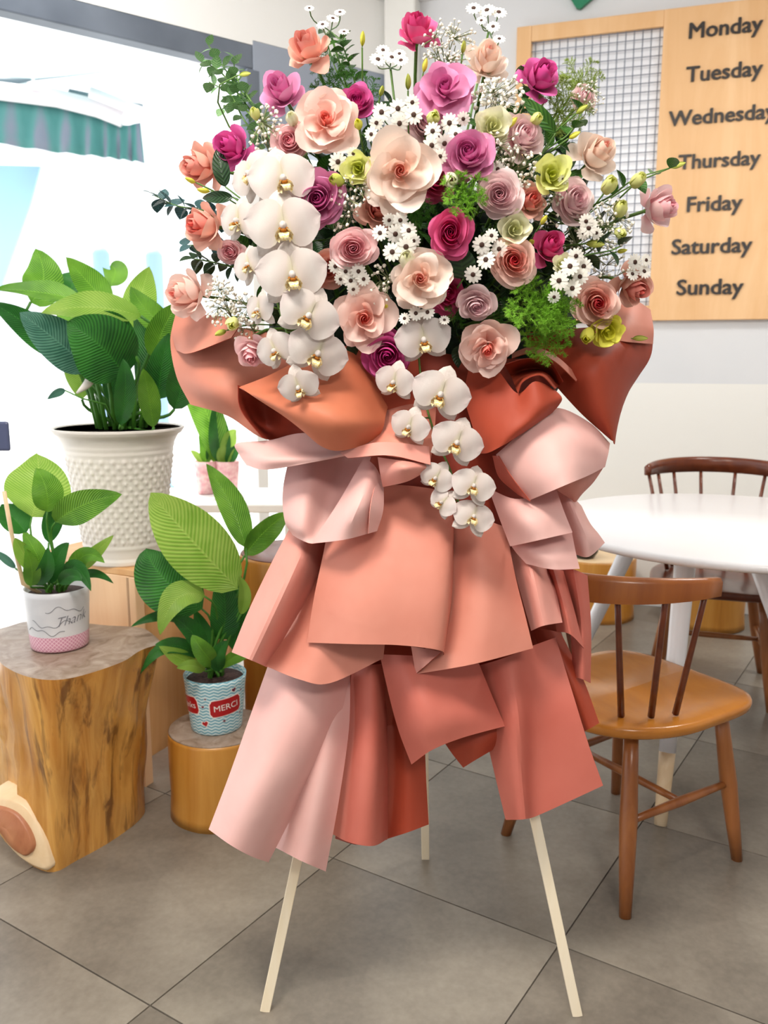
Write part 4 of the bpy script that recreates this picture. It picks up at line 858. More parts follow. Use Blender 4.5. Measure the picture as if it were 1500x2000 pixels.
def template(kind, sch, var=0):
    key = (kind, sch, var)
    if key in TPL: return TPL[key]
    rr = random.Random(var * 31 + len(kind) * 7 + sum(map(ord, sch + kind)))
    out = []
    def ring(n, w_, ctl, lay, nm='petal', ph0=None, tuck=.03, ruf=.02, rnd=.22, jit=.15, jz=.05, point=0.0):
        p0 = rr.uniform(0, 6.28) if ph0 is None else ph0
        for i in range(n):
            c = [(r * rr.uniform(1 - jit * .5, 1 + jit * .5) if q > 1 else r, z + (rr.uniform(-jz, jz) if q > 1 else 0)) for q, (r, z) in enumerate(ctl)]
            rows, g = petal(p0 + 6.283 * i / n + rr.uniform(-.12, .12), w_ * rr.uniform(.92, 1.08), c, tuck=tuck, ruf=ruf, rnd=rnd, seed=rr.randint(0, 9999), point=point)
            out.append((nm, MB().grid(rows, g).mesh(nm, PM[sch][lay])))
    if kind == 'tight':
        ring(2, 1.9, ((.02, -.3), (.10, .1), (.09, .42), (.06, .50)), 2, tuck=.03, ruf=.005, jit=.05)
        ring(3, 1.5, ((.03, -.3), (.22, 0), (.20, .40), (.15, .50)), 2, tuck=.04, ruf=.01, jit=.05)
        ring(3, 1.3, ((.04, -.3), (.34, 0), (.33, .38), (.28, .50)), 1, tuck=.05, ruf=.015)
        ring(4, 1.05, ((.05, -.35), (.48, -.1), (.46, .35), (.46, .46)), 1, tuck=.06, ruf=.02)
        ring(4, 1.0, ((.05, -.4), (.62, -.2), (.60, .25), (.70, .34)), 0, tuck=.07, ruf=.05, point=.1, jit=.3, jz=.1)
        ring(5, .85, ((.05, -.45), (.72, -.3), (.78, .12), (.92, .12)), 0, tuck=.07, ruf=.06, point=.14, jit=.3, jz=.12)
        ring(5, .85, ((.05, -.5), (.75, -.4), (.92, -.1), (1.05, -.14)), 0, tuck=.06, ruf=.08, point=.18, jit=.3, jz=.16)
    elif kind == 'open':
        ring(2, 1.9, ((.02, -.3), (.08, .1), (.08, .30), (.05, .38)), 2, tuck=.03, ruf=.005, jit=.05)
        ring(3, 1.4, ((.03, -.3), (.17, 0), (.17, .28), (.13, .37)), 2, tuck=.04, ruf=.01, jit=.05)
        ring(3, 1.1, ((.04, -.3), (.26, 0), (.26, .25), (.27, .33)), 1, tuck=.05, ruf=.02)
        ring(3, .75, ((.04, -.3), (.32, -.1), (.35, .22), (.52, .26)), 1, tuck=.10, ruf=.05, jit=.5, jz=.15, rnd=.35)
        ring(4, .95, ((.05, -.35), (.50, -.25), (.60, .08), (.80, .12)), 0, tuck=.08, ruf=.08, jz=.14, jit=.3, point=.08)
        ring(4, .95, ((.05, -.4), (.60, -.35), (.80, -.05), (1.0, -.02)), 0, tuck=.08, ruf=.10, jz=.16, jit=.3, point=.12)
        ring(5, .8, ((.05, -.45), (.60, -.45), (.85, -.2), (1.06, -.26)), 0, tuck=.06, ruf=.11, jz=.18, jit=.3, point=.15)
    elif kind == 'side':
        ring(2, 1.9, ((.02, -.1), (.12, .4), (.12, .8), (.05, .98)), 2, tuck=.03, ruf=.01, jit=.05)
        ring(3, 1.3, ((.04, -.1), (.32, .2), (.30, .75), (.20, .95)), 1, tuck=.05, ruf=.015)
        ring(3, 1.2, ((.05, -.1), (.46, .05), (.40, .65), (.38, .88)), 1, tuck=.06, ruf=.03, point=.05)
        ring(3, 1.05, ((.05, -.12), (.58, -.05), (.50, .50), (.62, .74)), 0, tuck=.06, ruf=.04, point=.1)
        ring(4, .85, ((.05, -.14), (.62, -.15), (.62, .30), (.95, .42)), 0, tuck=.05, ruf=.05, point=.12, jz=.12)
        ring(3, .75, ((.05, -.14), (.55, -.25), (.80, -.02), (1.02, -.12)), 0, tuck=.05, ruf=.06, point=.15, jz=.15)
    elif kind == 'cup':                              # lisianthus
        ring(2, 1.2, ((.02, -.5), (.16, -.1), (.18, .25), (.14, .42)), 2, ruf=.04)
        ring(3, 1.2, ((.03, -.6), (.40, -.3), (.38, .2), (.42, .45)), 1, ruf=.07, tuck=.07)
        ring(5, .85, ((.03, -.7), (.60, -.4), (.60, .15), (.85, .40)), 0, ruf=.09, tuck=.07, jz=.08)
        ring(4, .8, ((.03, -.75), (.60, -.55), (.80, -.05), (1.05, .10)), 0, ruf=.10, tuck=.07, jz=.1)
    elif kind == 'closed':                           # half open bloom, egg shaped
        ring(3, 1.4, ((.03, -.9), (.55, -.6), (.50, .5), (.14, .85)), 1, ruf=.03)
        ring(4, 1.1, ((.03, -.95), (.75, -.7), (.70, .45), (.30, .80)), 0, ruf=.04, tuck=.06)
    elif kind == 'bud':
        ring(3, 1.5, ((.02, -.9), (.50, -.5), (.42, .4), (.03, 1.0)), 0, ruf=.01, tuck=.08, rnd=.1)
    # calyx
    b = {'tight': -.5, 'open': -.45, 'side': -.13, 'cup': -.72, 'closed': -.95, 'bud': -.9}[kind]; k = {'cup': .6, 'closed': .8, 'bud': .5}.get(kind, 1)
    for i in range(5):
        a = 6.283 * i / 5; rows, g = petal(a, .35, ((.03, b - .12), (.22 * k, b - .10), (.30 * k, b + .10), (.50 * k, b + (.0 if kind in ('open', 'tight') else .25))), nu=4, nv=5, tuck=0, ruf=0, rnd=0, point=.85, seed=i)
        out.append(('sepal', MB().grid(rows, g).mesh('sepal', M['sepal'])))
    out.append(('calyx', MB().lathe([(.02, b - .25), (.09 * k, b - .2), (.12 * k, b - .08), (.07 * k, b)], 10).mesh('calyx', M['sepal'])))
    TPL[key] = (out, b - .22)
    return TPL[key]
def stem_to(root, p0, d0, target=None, r=.0022, thick=None, m=None, name='stem'):
    mi = root.matrix_world.inverted() if root.matrix_world else Matrix()
    tg = target or FOC
    L = (tg - p0).length; a = p0; b = p0 + d0 * L * .4; c = tg + (p0 - tg) * .25; pts = [mi @ bez(a, b, c, tg, k / 10) for k in range(11)]
    s = root.matrix_world.to_scale()[0]
    return MB().tube(pts, (thick or r) / s, 6).build(name, m or M['stem'], root)
ZC = {'tight': .1, 'open': 0, 'side': .42, 'cup': 0, 'closed': 0, 'bud': 0}
def flower(kind, sch, px, py, d, ax, ay, roll, label, cat='rose', group=None, dY=0.0, name='rose', target=None):
    Y = dome(px, py) + dY; s = px2m(d, P(px, py, Y)) / 2 * 1.1 * {'side': 1.0, 'bud': 1.0}.get(kind, 1.0)
    mt = frame(px, py, Y, ax, ay, roll, s, ZC[kind]) @ Matrix.Diagonal((1, (.84 + .16 * ((px * 7) % 10) / 10) if kind in ('tight', 'open') else 1, 1.15, 1))
    t = bpy.data.objects.new(name, None); C.objects.link(t); t.matrix_world = mt; t.empty_display_size = .1
    bpy.context.view_layer.update() if False else None
    tag(t, label, cat, group)
    parts, zb = template(kind, sch, int(px) % 3 if kind in ('tight', 'open', 'side') else 0)
    for nm, me in parts: link(nm, me, t)
    t.matrix_world = mt
    a = (mt.to_3x3() @ Vector((0, 0, 1))).normalized(); p0 = mt @ Vector((0, 0, zb))
    mi = mt.inverted(); tg = target or FOC + Vector(((px - 815) * .0001, 0, (420 - py) * .0001)); L = (tg - p0).length
    pts = [mi @ bez(p0, p0 - a * L * .35, tg + (p0 - tg) * .3, tg, k / 10) for k in range(11)]
    MB().tube(pts, (.0030 if kind in ('tight', 'open', 'side') else .0014) / s, 6).build('stem', M['stem'], t)
    return t
S_, O_, T_r = 'side', 'open', 'tight'
ROSES = [
 (S_, 'peach', 600, 90, 84, -.6, 1.2, 0, 'salmon-pink rose on a bare stem at the top left of the arrangement', -.02),
 (S_, 'hot', 815, 55, 80, .1, 1.8, 1, 'deep pink rose standing highest, at the top centre of the arrangement', 0),
 (S_, 'ivory', 952, 115, 86, .2, 1.0, 2, 'pale peach rose just below the white daisies at the top right', -.02),
 (S_, 'magenta', 1058, 148, 86, .7, .9, 3, 'magenta rose with pale reflexed petals in front of the corner of the wooden frame', 0),
 (S_, 'mauve', 547, 175, 84, -.5, .8, 4, 'mauve-pink rose at the upper left against the grey window frame', -.02),
 (O_, 'mauve', 868, 172, 106, .0, .55, 5, 'large mauve rose below the topmost deep pink rose', -.03),
 (T_r, 'magenta', 697, 198, 66, .0, .5, 6, 'small magenta rose tucked behind the upper left blush rose', .05),
 (O_, 'blush', 638, 236, 122, -.1, .35, 7, 'large pale blush rose with a tall pink centre in the upper left', -.03),
 (T_r, 'pink', 565, 276, 74, -.2, .2, 8, 'light pink rose right above the white orchids', -.02),
 (S_, 'magenta', 450, 288, 84, -.8, .3, 9, 'magenta rose at the far left above the dark leaf', -.02),
 (S_, 'peach', 388, 326, 88, -1.5, .1, 10, 'salmon rose turned away at the far left edge, beside the magenta one', .02),
 (T_r, 'dusty', 828, 240, 80, .1, .3, 11, 'dusty pink rose half covered by the upper daisies', .05),
 (T_r, 'mauve', 914, 300, 98, .0, .4, 12, 'mauve-pink rose right of the big blush rose in the centre', -.05),
 (O_, 'ivory', 782, 335, 136, .0, .1, 13, 'very large blush rose with a coral centre, upper middle of the arrangement', -.06),
 (T_r, 'hot', 848, 352, 78, .3, .1, 14, 'deep pink rose peeping out behind the very large blush rose', .03),
 (T_r, 'mauve', 620, 390, 108, -.1, .1, 15, 'mauve-pink spiral rose touching the right side of the left orchids', -.04),
 (S_, 'coral', 738, 408, 80, .1, .3, 16, 'coral-centred rose under the very large blush rose', .0),
 (T_r, 'pink', 690, 485, 90, .0, .0, 17, 'pale pink round rose left of centre with a row of daisies below it', -.05),
 (T_r, 'hot', 880, 455, 92, .0, .1, 18, 'deep raspberry rose at the centre with two spread outer petals', -.05),
 (T_r, 'dusty', 975, 380, 86, .0, .1, 19, 'pale dusty rose right of the fern in the centre', -.05),
 (S_, 'coral', 1036, 392, 68, .4, .4, 20, 'small coral rose beside the pale dusty rose', -.01),
 (T_r, 'dusty', 1022, 264, 88, .5, .5, 21, 'pale mauve rose at the right of the upper pale yellow bloom', -.02),
 (S_, 'ivory', 1168, 298, 92, .7, .7, 22, 'creamy peach rose in front of the wire grid on the right', .0),
 (T_r, 'dusty', 1122, 390, 84, .6, .3, 23, 'dusty mauve rose on the right, left of the pale yellow blooms', .0),
 (S_, 'pink', 1290, 405, 84, 1.5, .3, 24, 'pink rose farthest to the right, in front of the weekday names', -.02),
 (S_, 'hot', 1075, 480, 74, .5, .6, 25, 'bright magenta rose right of the narrow pale yellow bloom', -.01),
 (T_r, 'redcore', 1003, 510, 92, .1, .1, 26, 'apricot rose with a red core in the right middle', -.05),
 (O_, 'ivory', 822, 545, 118, -.05, .05, 27, 'large ivory rose with a peach spiral in the lower centre', -.06),
 (T_r, 'hot', 872, 572, 80, .3, -.1, 28, 'magenta rose mostly hidden behind the large ivory rose', .02),
 (T_r, 'dusty', 930, 596, 72, .1, -.3, 29, 'small dusty lilac rose in the lower right of centre', -.03),
 (O_, 'blush', 712, 620, 114, .0, -.1, 30, 'blush rose with a coral heart above the bright magenta rose', -.05),
 (T_r, 'magenta', 757, 692, 94, .0, -.2, 31, 'round bright magenta rose low in the centre above the orchids', -.05),
 (O_, 'blush', 953, 680, 108, .0, -.3, 32, 'blush rose lowest on the right of the hanging orchids', -.05),
 (T_r, 'redcore', 1166, 592, 94, .2, -.05, 33, 'peach rose with a crimson centre at the lower right', -.03),
 (S_, 'coral', 1238, 562, 80, .9, -.5, 34, 'pink rose facing down at the lower right edge beside small daisies', -.02),
 (S_, 'coral', 396, 440, 92, -1.3, .1, 35, 'coral rose facing left at the left edge of the arrangement', .0),
 (T_r, 'pink', 450, 492, 54, -.3, .0, 36, 'small light pink rose between the left edge and the orchids', .03),
 (S_, 'blush', 362, 575, 94, -1.2, .1, 37, 'pale pink rose leaning out at the lower left edge', .0),
 (S_, 'pink', 490, 690, 66, -.1, -.7, 38, 'small pink rose nodding over the curled paper at the lower left', -.06),
 (T_r, 'peach', 640, 525, 76, .0, .0, 39, 'peach rose mostly hidden behind the middle orchids', .06),
 (T_r, 'dusty', 1142, 190, 52, .6, .6, 40, 'small pale rose in the fern before the wire grid at the upper right', .05),
]
for k_, s_, x, y, d, ax, ay, rl, lb, dy in ROSES: flower(k_, s_, x, y, d, ax, ay, rl * 1.3, lb, dY=dy)
LIS = [
 ('cup', 'cream', 962, 246, 66, .1, .2, 'pale yellow open bloom in the upper right beside the daisies'), ('cup', 'yellow', 1078, 341, 68, .2, .2, 'pale yellow ruffled bloom in the right upper middle'),
 ('cup', 'cream', 1005, 448, 60, .2, .1, 'narrow pale yellow bloom right of the raspberry rose'), ('cup', 'yellow', 700, 328, 56, -.1, .1, 'greenish yellow bloom left of the very large blush rose'),
 ('closed', 'yellow', 1190, 362, 42, .4, .6, 'yellow half-open bloom right of the dusty mauve rose'), ('closed', 'yellow', 1212, 408, 38, .3, .8, 'tall yellow half-open bloom in front of the wire grid'),
 ('closed', 'yellow', 1246, 352, 38, .6, .6, 'yellow half-open bloom touching the farthest right rose'), ('cup', 'lemon', 1186, 645, 58, .3, -.3, 'bright yellow bloom lowest at the right above the paper wing'),
 ('closed', 'lemon', 1148, 655, 40, -.2, -.4, 'small yellow bloom left of the bright yellow lowest one'), ('closed', 'yellow', 454, 632, 38, -.1, -.2, 'round yellow-green bud-like bloom at the lower left'),
 ('closed', 'yellow', 498, 222, 28, -.3, .7, 'cream yellow bud in the upper left beside the baby\'s breath'), ('closed', 'cream', 570, 232, 34, -.2, .6, 'cream half-open bloom left of the large upper blush rose'),
 ('closed', 'yellow', 846, 230, 38, .2, .3, 'yellow half-open bloom among the upper daisies'), ('closed', 'cream', 880, 352, 44, .1, .0, 'cream green-veined bloom above the central fern'),
 ('closed', 'cream', 795, 508, 46, .0, .5, 'cream yellow petals behind the large ivory rose'), ('closed', 'green', 658, 352, 36, -.7, .2, 'striped green-yellow bud left of the greenish bloom'),
 ('closed', 'lemon', 700, 243, 24, -.1, .6, 'small yellow bud right of the large upper blush rose'), ('closed', 'yellow', 1048, 232, 32, .4, .3, 'pale yellow bloom behind the pale mauve rose'),
 ('closed', 'yellow', 1212, 455, 32, .3, -.3, 'small yellow bloom below the tall yellow one'), ('cup', 'cream', 1098, 515, 36, .2, .3, 'cream bloom above the lower right daisies'),
]
for k_, s_, x, y, d, ax, ay, lb in LIS: flower(k_, s_, x, y, d, ax, ay, R.uniform(0, 6), lb, 'lisianthus', name='lisianthus', dY=-.045)
BUDS = [(797, 160, .0, 1.8, 13, 'green bud right of the upper stems'), (1000, 240, .8, .8, 14, 'green-yellow bud on the upper right pale yellow bloom'), (1122, 264, 1.2, .6, 12, 'green-yellow bud left of the creamy peach rose'),
 (1136, 214, 1.2, .8, 13, 'green-yellow bud under the small pale upper right rose'), (1324, 323, 1.8, .5, 13, 'green bud on a long stem in front of the word Thursday'), (1062, 430, .5, .8, 12, 'round yellow bud above the bright magenta rose'),
 (1038, 473, .2, .2, 12, 'round yellow bud left of the bright magenta rose'), (1162, 477, 1.5, -.1, 17, 'green-yellow bud pointing left on the right side'), (703, 750, -.1, -2, 11, 'small green bud hanging below the magenta rose over the paper'),
 (708, 76, .1, 2, 12, 'green bud at the top right of the upright leafy stem'), (1250, 661, 2, .0, 13, 'green bud over the right paper wing'), (431, 650, -1, -.4, 13, 'ochre bud over the left paper wing'),
 (478, 145, 1.6, .3, 11, 'yellow bud among the eucalyptus at the upper left'), (398, 372, -1.6, .2, 12, 'yellow-green bud under the salmon rose at the far left'), (372, 352, -1.6, .6, 10, 'small green bud left of the far left salmon rose'),
 (718, 352, .3, -.5, 12, 'pale green round bud below the greenish bloom'), (745, 178, .3, 1, 11, 'yellow bud right of the hidden magenta rose'), (1215, 490, 1.2, .2, 10, 'small yellow bud above the lower right edge rose'),
 (905, 92, .2, 1.5, 11, 'green bud left of the pale peach top rose'), (830, 128, .4, 1.6, 12, 'green bud on the stem below the topmost rose'), (755, 600, -.1, .4, 10, 'small cream bud right of the coral-hearted rose')]
for x, y, ax, ay, h_, lb in BUDS: flower('bud', 'green' if h_ % 2 else 'lemon', x, y, h_ * 2, ax, ay, 0, lb, 'bud', name='flower_bud', dY=-.03)

# ---- white moth orchids: two hanging sprays
def orch_mat():
    m, t, bs, out = nt('white_orchid'); bs.inputs['Roughness'].default_value = .5; bs.inputs['Specular IOR Level'].default_value = .3
    at = N(t, 'ShaderNodeAttribute', attribute_name='grad'); col = ramp(t, at.outputs['Fac'], [(0, 'cfc9a8'), (.22, 'd9cdc6'), (.6, 'e2dbd6'), (1, 'd8cbc8')])
    t.links.new(col, bs.inputs['Base Color']); add_trans(t, bs, out, .3, col, None); bump(t, bs, noise(t, 26, 3, stretch=(1, 3, 1)), .12, .003); return m
M['orchid'] = orch_mat(); M['orchid_sepal'] = mat('orchid_sepal', 'd3c8c0', .6, c2='dcd3cc', scale=12, trans=.15); M['lip'] = mat('orchid_lip', 'e2bd5c', .7, c2='f4ecd2', scale=30, spec=.2); M['lipdark'] = mat('orchid_throat', '9a5f22', .8, spec=.1)
def opetal(ang_, L, Wd, z, cup, basew=.12, tipk=1.0, nu=8, nv=8, sweep=0.0):
    rows = []; g = []
    d = Vector((math.sin(ang_), math.cos(ang_), 0)); s = Vector((math.cos(ang_), -math.sin(ang_), 0))
    for i in range(nv + 1):
        v = i / nv; ww = Wd * max(basew * (1 - v) * 1.5, math.sin(math.pi * min(1, v ** tipk)) ** .6 if v < 1 else 0)
        ww = max(ww, .0)
        row = []
        for j in range(nu + 1):
            u = -1 + 2*j/nu; q = d * (L * v) + s * (u * ww) + s * sweep * v * v
            row.append(q + Vector((0, 0, z - cup * (v * v) - cup * .5 * u * u * v + .03 * math.sin(5*v + 3*u)))); g.append(v)
        rows.append(row)
    return rows, g
OT = []
for ang_, L, Wd, z, cup, bw, tk in ((0, .95, .38, -.05, .12, .2, .9), (math.radians(132), .92, .30, -.05, .12, .2, .9), (math.radians(-132), .92, .30, -.05, .12, .2, .9)):
    OT.append(('sepal', MB().grid(*opetal(ang_, L * 1.04, Wd, z - .06, cup * 1.6, bw, tk)).mesh('sepal', M['orchid_sepal'])))
for sg in (1, -1):
    OT.append(('petal', MB().grid(*opetal(sg * math.radians(76), 1.02, .62, .04, .10, .15, .72)).mesh('petal', M['orchid'])))
mb = MB(); mb.ball((0, .02, .12), .10, 10, 8, (1, 1.2, 1.6)); OT.append(('column', mb.mesh('column', M['orchid'])))
mb = MB()
for sg in (1, -1):
    mb.grid([[Vector((sg * (.03 + .16 * v * math.cos(u)), -.10 - .10 * v + .12 * u * v, .06 + .22 * v * abs(math.sin(u * 1.2 + .5)))) for v in (0, .3, .6, .9, 1)] for u in (-1.1, -.5, .1, .7, 1.3)])
mb.grid([[Vector((u * .11 * (1.2 - .6*v), -.08 - .22 * v, .06 + .30 * math.sin(v * 2.2))) for u in (-1, -.5, 0, .5, 1)] for v in (0, .25, .5, .75, 1)])
OT.append(('lip', mb.mesh('lip', M['lip'])))
mb = MB(); mb.ball((0, -.09, .20), .055, 8, 6, (1.3, .7, 1)); mb.ball((.07, -.06, .15), .04, 8, 6); mb.ball((-.07, -.06, .15), .04, 8, 6); OT.append(('throat', mb.mesh('throat', M['lipdark'])))
def orchid_spray(label, blooms, stempts):
    p = P(*stempts[0]); t = empty('orchid_spray', p); tag(t, label, 'orchid')
    sp = [P(*q) - p for q in stempts]
    MB().tube([cr(sp, k / 30) for k in range(31)], .0018, 6).build('stem', M['stem'], t)
    for x, y, w_, ax, ay, rl, Y in blooms:
        s = px2m(w_, P(x, y, Y)) / 2 / .98; s *= 1.03; m_ = Matrix.Translation(-p) @ frame(x, y, Y, ax, ay, rl + R.uniform(-.08, .08), s, .1)
        b = link('bloom', None, t, m_); b.empty_display_size = .1
        for nm, me in OT: link(nm, me, b, Matrix.Scale(1.25, 4) if nm in ('lip', 'throat') else None)
        q = m_ @ Vector((0, 0, -.1)); near = min((cr(sp, k / 30) for k in range(31)), key=lambda c: (c - q).length)
        mi = m_.inverted(); MB().tube([mi @ q, mi @ ((q + near) / 2 + Vector((0, 0, .006))), mi @ near], .0016 / s, 5).build('bloom_stalk', M['stem'], b)
orchid_spray('white moth orchid spray cascading down the left side of the bouquet', [
 (553, 350, 132, .15, .25, .15, 1.375), (487, 340, 108, -1.0, .35, .5, 1.42), (462, 432, 96, -.9, .1, .0, 1.41), (553, 442, 146, .0, .1, .05, 1.355), (484, 518, 84, -.9, .15, .35, 1.39),
 (571, 538, 138, .05, .05, .08, 1.345), (503, 606, 76, -1.1, .0, .1, 1.385), (602, 618, 122, .05, .0, -.45, 1.345), (620, 692, 122, .15, -.1, -.35, 1.36), (536, 686, 88, -.6, -.2, .3, 1.375), (583, 758, 84, -.25, -.35, .25, 1.36)],
 [(600, 300, 1.50), (540, 360, 1.45), (530, 450, 1.42), (530, 540, 1.41), (550, 620, 1.41), (575, 690, 1.41), (585, 750, 1.41)])
orchid_spray('white moth orchid spray hanging down the centre front over the paper', [
 (828, 665, 110, .1, -.1, .1, 1.40), (768, 748, 84, -.45, -.1, -.1, 1.40), (860, 772, 116, .0, -.05, -.35, 1.375), (798, 835, 82, -.4, -.1, -.3, 1.385), (892, 866, 104, .1, -.05, -.4, 1.37),
 (850, 935, 72, -.3, -.1, -.5, 1.385), (925, 950, 88, .2, .1, -.35, 1.37), (862, 982, 64, -.5, .1, -.7, 1.38), (925, 1010, 84, .25, .15, -.35, 1.37)],
 [(800, 600, 1.50), (815, 670, 1.45), (825, 760, 1.44), (850, 850, 1.43), (880, 920, 1.42), (895, 980, 1.41), (905, 1010, 1.40)])

# ---- daisies
def daisy_parts():
    mp = MB()
    for i in range(13):
        a = 6.283 * i / 13; d = Vector((math.cos(a), math.sin(a), 0)); s = Vector((-math.sin(a), math.cos(a), 0)); rows = []
        for v, ww in ((.15, .05), (.5, .155), (.8, .17), (1.0, .07)): rows.append([d * v + s * u * ww + Vector((0, 0, .10 * v - .14 * v * v + .04 * (i % 2))) for u in (-1, 0, 1)])
        mp.grid(rows)
    return mp.mesh('daisy_bloom', M['daisy']), MB().lathe([(.27, -.02), (.27, .08), (.2, .14), (.08, .16), (0, .16)], 12).mesh('disc', M['disc']), MB().lathe([(.05, -.3), (.2, -.14), (.3, -.04), (.28, -.0)], 10).mesh('calyx', M['sepal'])
M['daisy'] = mat('daisy_white', 'f6f3ea', .6, trans=.2); M['disc'] = mat('daisy_disc', '2c1712', .7, c2='4a2a18', scale=300)
DP, DD, DC = daisy_parts()
def daisies(label, pts, dia=37, dY=-.05, tilt=(0, 0)):
    x0 = sum(p[0] for p in pts) / len(pts); y0 = sum(p[1] for p in pts) / len(pts); Yc = dome(x0, y0)
    base = P(x0, y0, Yc + .10); t = empty('daisy_spray', base); tag(t, label, 'daisies', 'sprays of small white daisies')
    for q in pts:
        x, y = q[:2]; d = q[2] if len(q) > 2 else dia; Y = dome(x, y) + dY; s = px2m(d, P(x, y, Y)) / 2
        tx = tilt[0] + R.uniform(-.3, .3); ty = tilt[1] + R.uniform(-.3, .3)
        m_ = Matrix.Translation(-base) @ frame(x, y, Y, tx, ty, R.uniform(0, 6), s)
        b = link('daisy_bloom', DP, t, m_); link('disc', DD, b); link('calyx', DC, b)
        p = m_.translation; a = (m_.to_3x3() @ Vector((0, 0, -1))).normalized(); end = Vector((0, 0, -.02)) + (Vector((0, 0, 0)) - Vector((0, 0, 0)))
        mi = m_.inverted(); MB().tube([mi @ bez(p, p + a * .03, end + (p - end) * .3, end, k / 6) for k in range(7)], .0011 / s, 5).build('stalk', M['stem'], b)
    e = FOC - base; MB().tube([Vector((0, 0, -.02)), e * .5 + Vector((0, 0, -.01)), e], .002, 6).build('stem', M['stem'], t)
daisies('daisy cluster in the upper middle below the large mauve rose', [(745, 219), (777, 212), (808, 224), (780, 241), (735, 240, 30), (765, 262, 30), (725, 262, 28), (805, 200, 30)])
daisies('daisies right of the dusty pink rose in the upper middle', [(843, 284), (868, 280), (878, 240), (845, 256, 34), (890, 262, 30), (860, 305, 30), (905, 232, 28)])
daisies('single row of daisies above the very large blush rose on its left', [(660, 316), (748, 275), (768, 262, 30), (690, 300, 26)])
daisies('daisies in the centre left of the raspberry rose', [(782, 430, 32), (798, 450, 34), (772, 457, 38), (793, 482, 40), (766, 492, 38), (742, 455, 32), (808, 470, 28), (760, 430, 28)])
daisies('four daisies between the raspberry rose and the apricot rose', [(941, 478, 38), (975, 486, 34), (949, 507, 38), (924, 536, 36), (960, 460, 28)])
daisies('bright daisies at the right above the lower fern', [(1113, 520, 38), (1092, 548, 38), (1118, 563, 36), (1133, 540, 34), (1140, 520, 34), (1125, 500, 32), (1082, 580, 26)], dY=-.07)
daisies('small daisies at the right edge beside the downward facing rose', [(1240, 512, 34), (1258, 530, 30), (1235, 535, 28), (1262, 508, 26)], tilt=(.6, .3))
daisies('daisies under the pale pink round rose', [(655, 520, 30), (675, 530, 30), (700, 530, 32), (685, 548, 30), (710, 545, 28), (665, 545, 26), (690, 565, 26)], tilt=(0, -.3))
daisies('two daisies peeping over the top orchid of the centre spray', [(812, 612, 30), (835, 610, 30), (790, 622, 24), (868, 625, 22)], tilt=(0, .5), dY=-.06)
daisies('daisies on thin upright stalks at the top left', [(650, 36, 26), (630, 48, 26), (664, 24, 24), (672, 62, 22), (604, 16, 20)], tilt=(0, 1.8))
daisies('row of daisies on upright stalks left of the topmost rose', [(738, 116, 34), (765, 112, 32), (783, 118, 30), (748, 98, 28), (780, 105, 26)], tilt=(0, 1.3))
daisies('white daisies on upright stalks at the top right', [(925, 16, 32), (951, 20, 34), (974, 24, 34), (963, 52, 28), (975, 76, 26), (940, 40, 22)], tilt=(0, 1.3))
daisies('daisies right of the mauve-pink rose in the upper right', [(972, 330, 30), (945, 350, 30), (955, 338, 24), (1010, 365, 26), (1150, 438, 32), (1140, 455, 28)], dY=-.03)
daisies('faint white daisies at the upper right among the yellow blooms', [(1150, 445, 34), (1145, 432, 30), (1165, 455, 24), (1100, 350, 22)], dY=-.05)

# ---- baby's breath
M['gyp'] = mat('tiny_white_blossom', 'efe9dc', .7); M['gypstem'] = mat('thin_green_stem', '8a9468', .6)
def babys(label, x, y, rx, ry, n, dY=-.03, br_=4.0):
    Y = dome(x, y) + dY; c = P(x, y, Y); t = empty('babys_breath', c); tag(t, label, "baby's breath", "sprigs of baby's breath"); k = px2m(1, c)
    mb = MB(); st = MB(); hub = Vector((0, .09, -.02))
    nodes = [Vector((R.uniform(-.6, .6) * rx * k, R.uniform(.0, .04), R.uniform(-.6, .6) * ry * k)) for _ in range(max(4, n // 9))]
    for q in nodes: st.tube([hub, (hub + q) / 2 + Vector((R.uniform(-.01, .01), 0, .005)), q], [.0011, .0009, .0007], 4, caps=False)
    for i in range(n):
        a = R.uniform(0, 6.283); rr = math.sqrt(R.random()); p = Vector((rx * k * rr * math.cos(a), R.uniform(-.03, .02), ry * k * rr * math.sin(a)))
        r = R.uniform(.7, 1.15) * br_ * k * .8
        mb.ball(p, r, 6, 4, (1, .8, 1))
        for _ in range(2): mb.ball(p + Vector((R.uniform(-1, 1), R.uniform(-1, 1), R.uniform(-1, 1))) * r * .7, r * .65, 5, 3)
        q = min(nodes, key=lambda z: (z - p).length); st.tube([q, p], .0005, 3, caps=False)
    o = mb.build('blossoms', M['gyp'], t); o['kind'] = 'stuff'
    o = st.build('fine_stems', M['gypstem'], t); o['kind'] = 'stuff'
    MB().tube([hub, FOC - c], .0018, 5).build('stem', M['stem'], t)
babys("baby's breath at the upper left beside the light pink rose", 520, 260, 34, 55, 75)
babys("airy baby's breath at the top between the topmost rose and the peach rose", 880, 92, 56, 44, 130, .0, 3.6)
babys("dense baby's breath right of the large mauve rose", 972, 190, 52, 40, 95, -.02, 5.2)
babys("baby's breath behind the pale yellow bloom in the upper right", 975, 290, 36, 36, 45)
babys("baby's breath right of the upper mauve-pink rose", 1012, 332, 44, 40, 70, -.01, 4.6)
babys("baby's breath above the bright magenta rose on the right", 1192, 438, 42, 48, 85, -.02)
babys("baby's breath in the middle right below the dusty mauve rose", 1145, 470, 60, 50, 80, .02, 3.2)
babys("baby's breath left of the very large blush rose", 690, 375, 36, 36, 60, -.02, 4.2)
babys("sparse baby's breath left of the large ivory rose", 748, 560, 26, 46, 32, -.02, 4.4)
babys("baby's breath at the lower left above the curled paper", 432, 590, 34, 50, 80, -.02, 4.2)
babys("baby's breath between the left orchids and the lower left edge", 480, 620, 32, 50, 60, .0, 4.0)
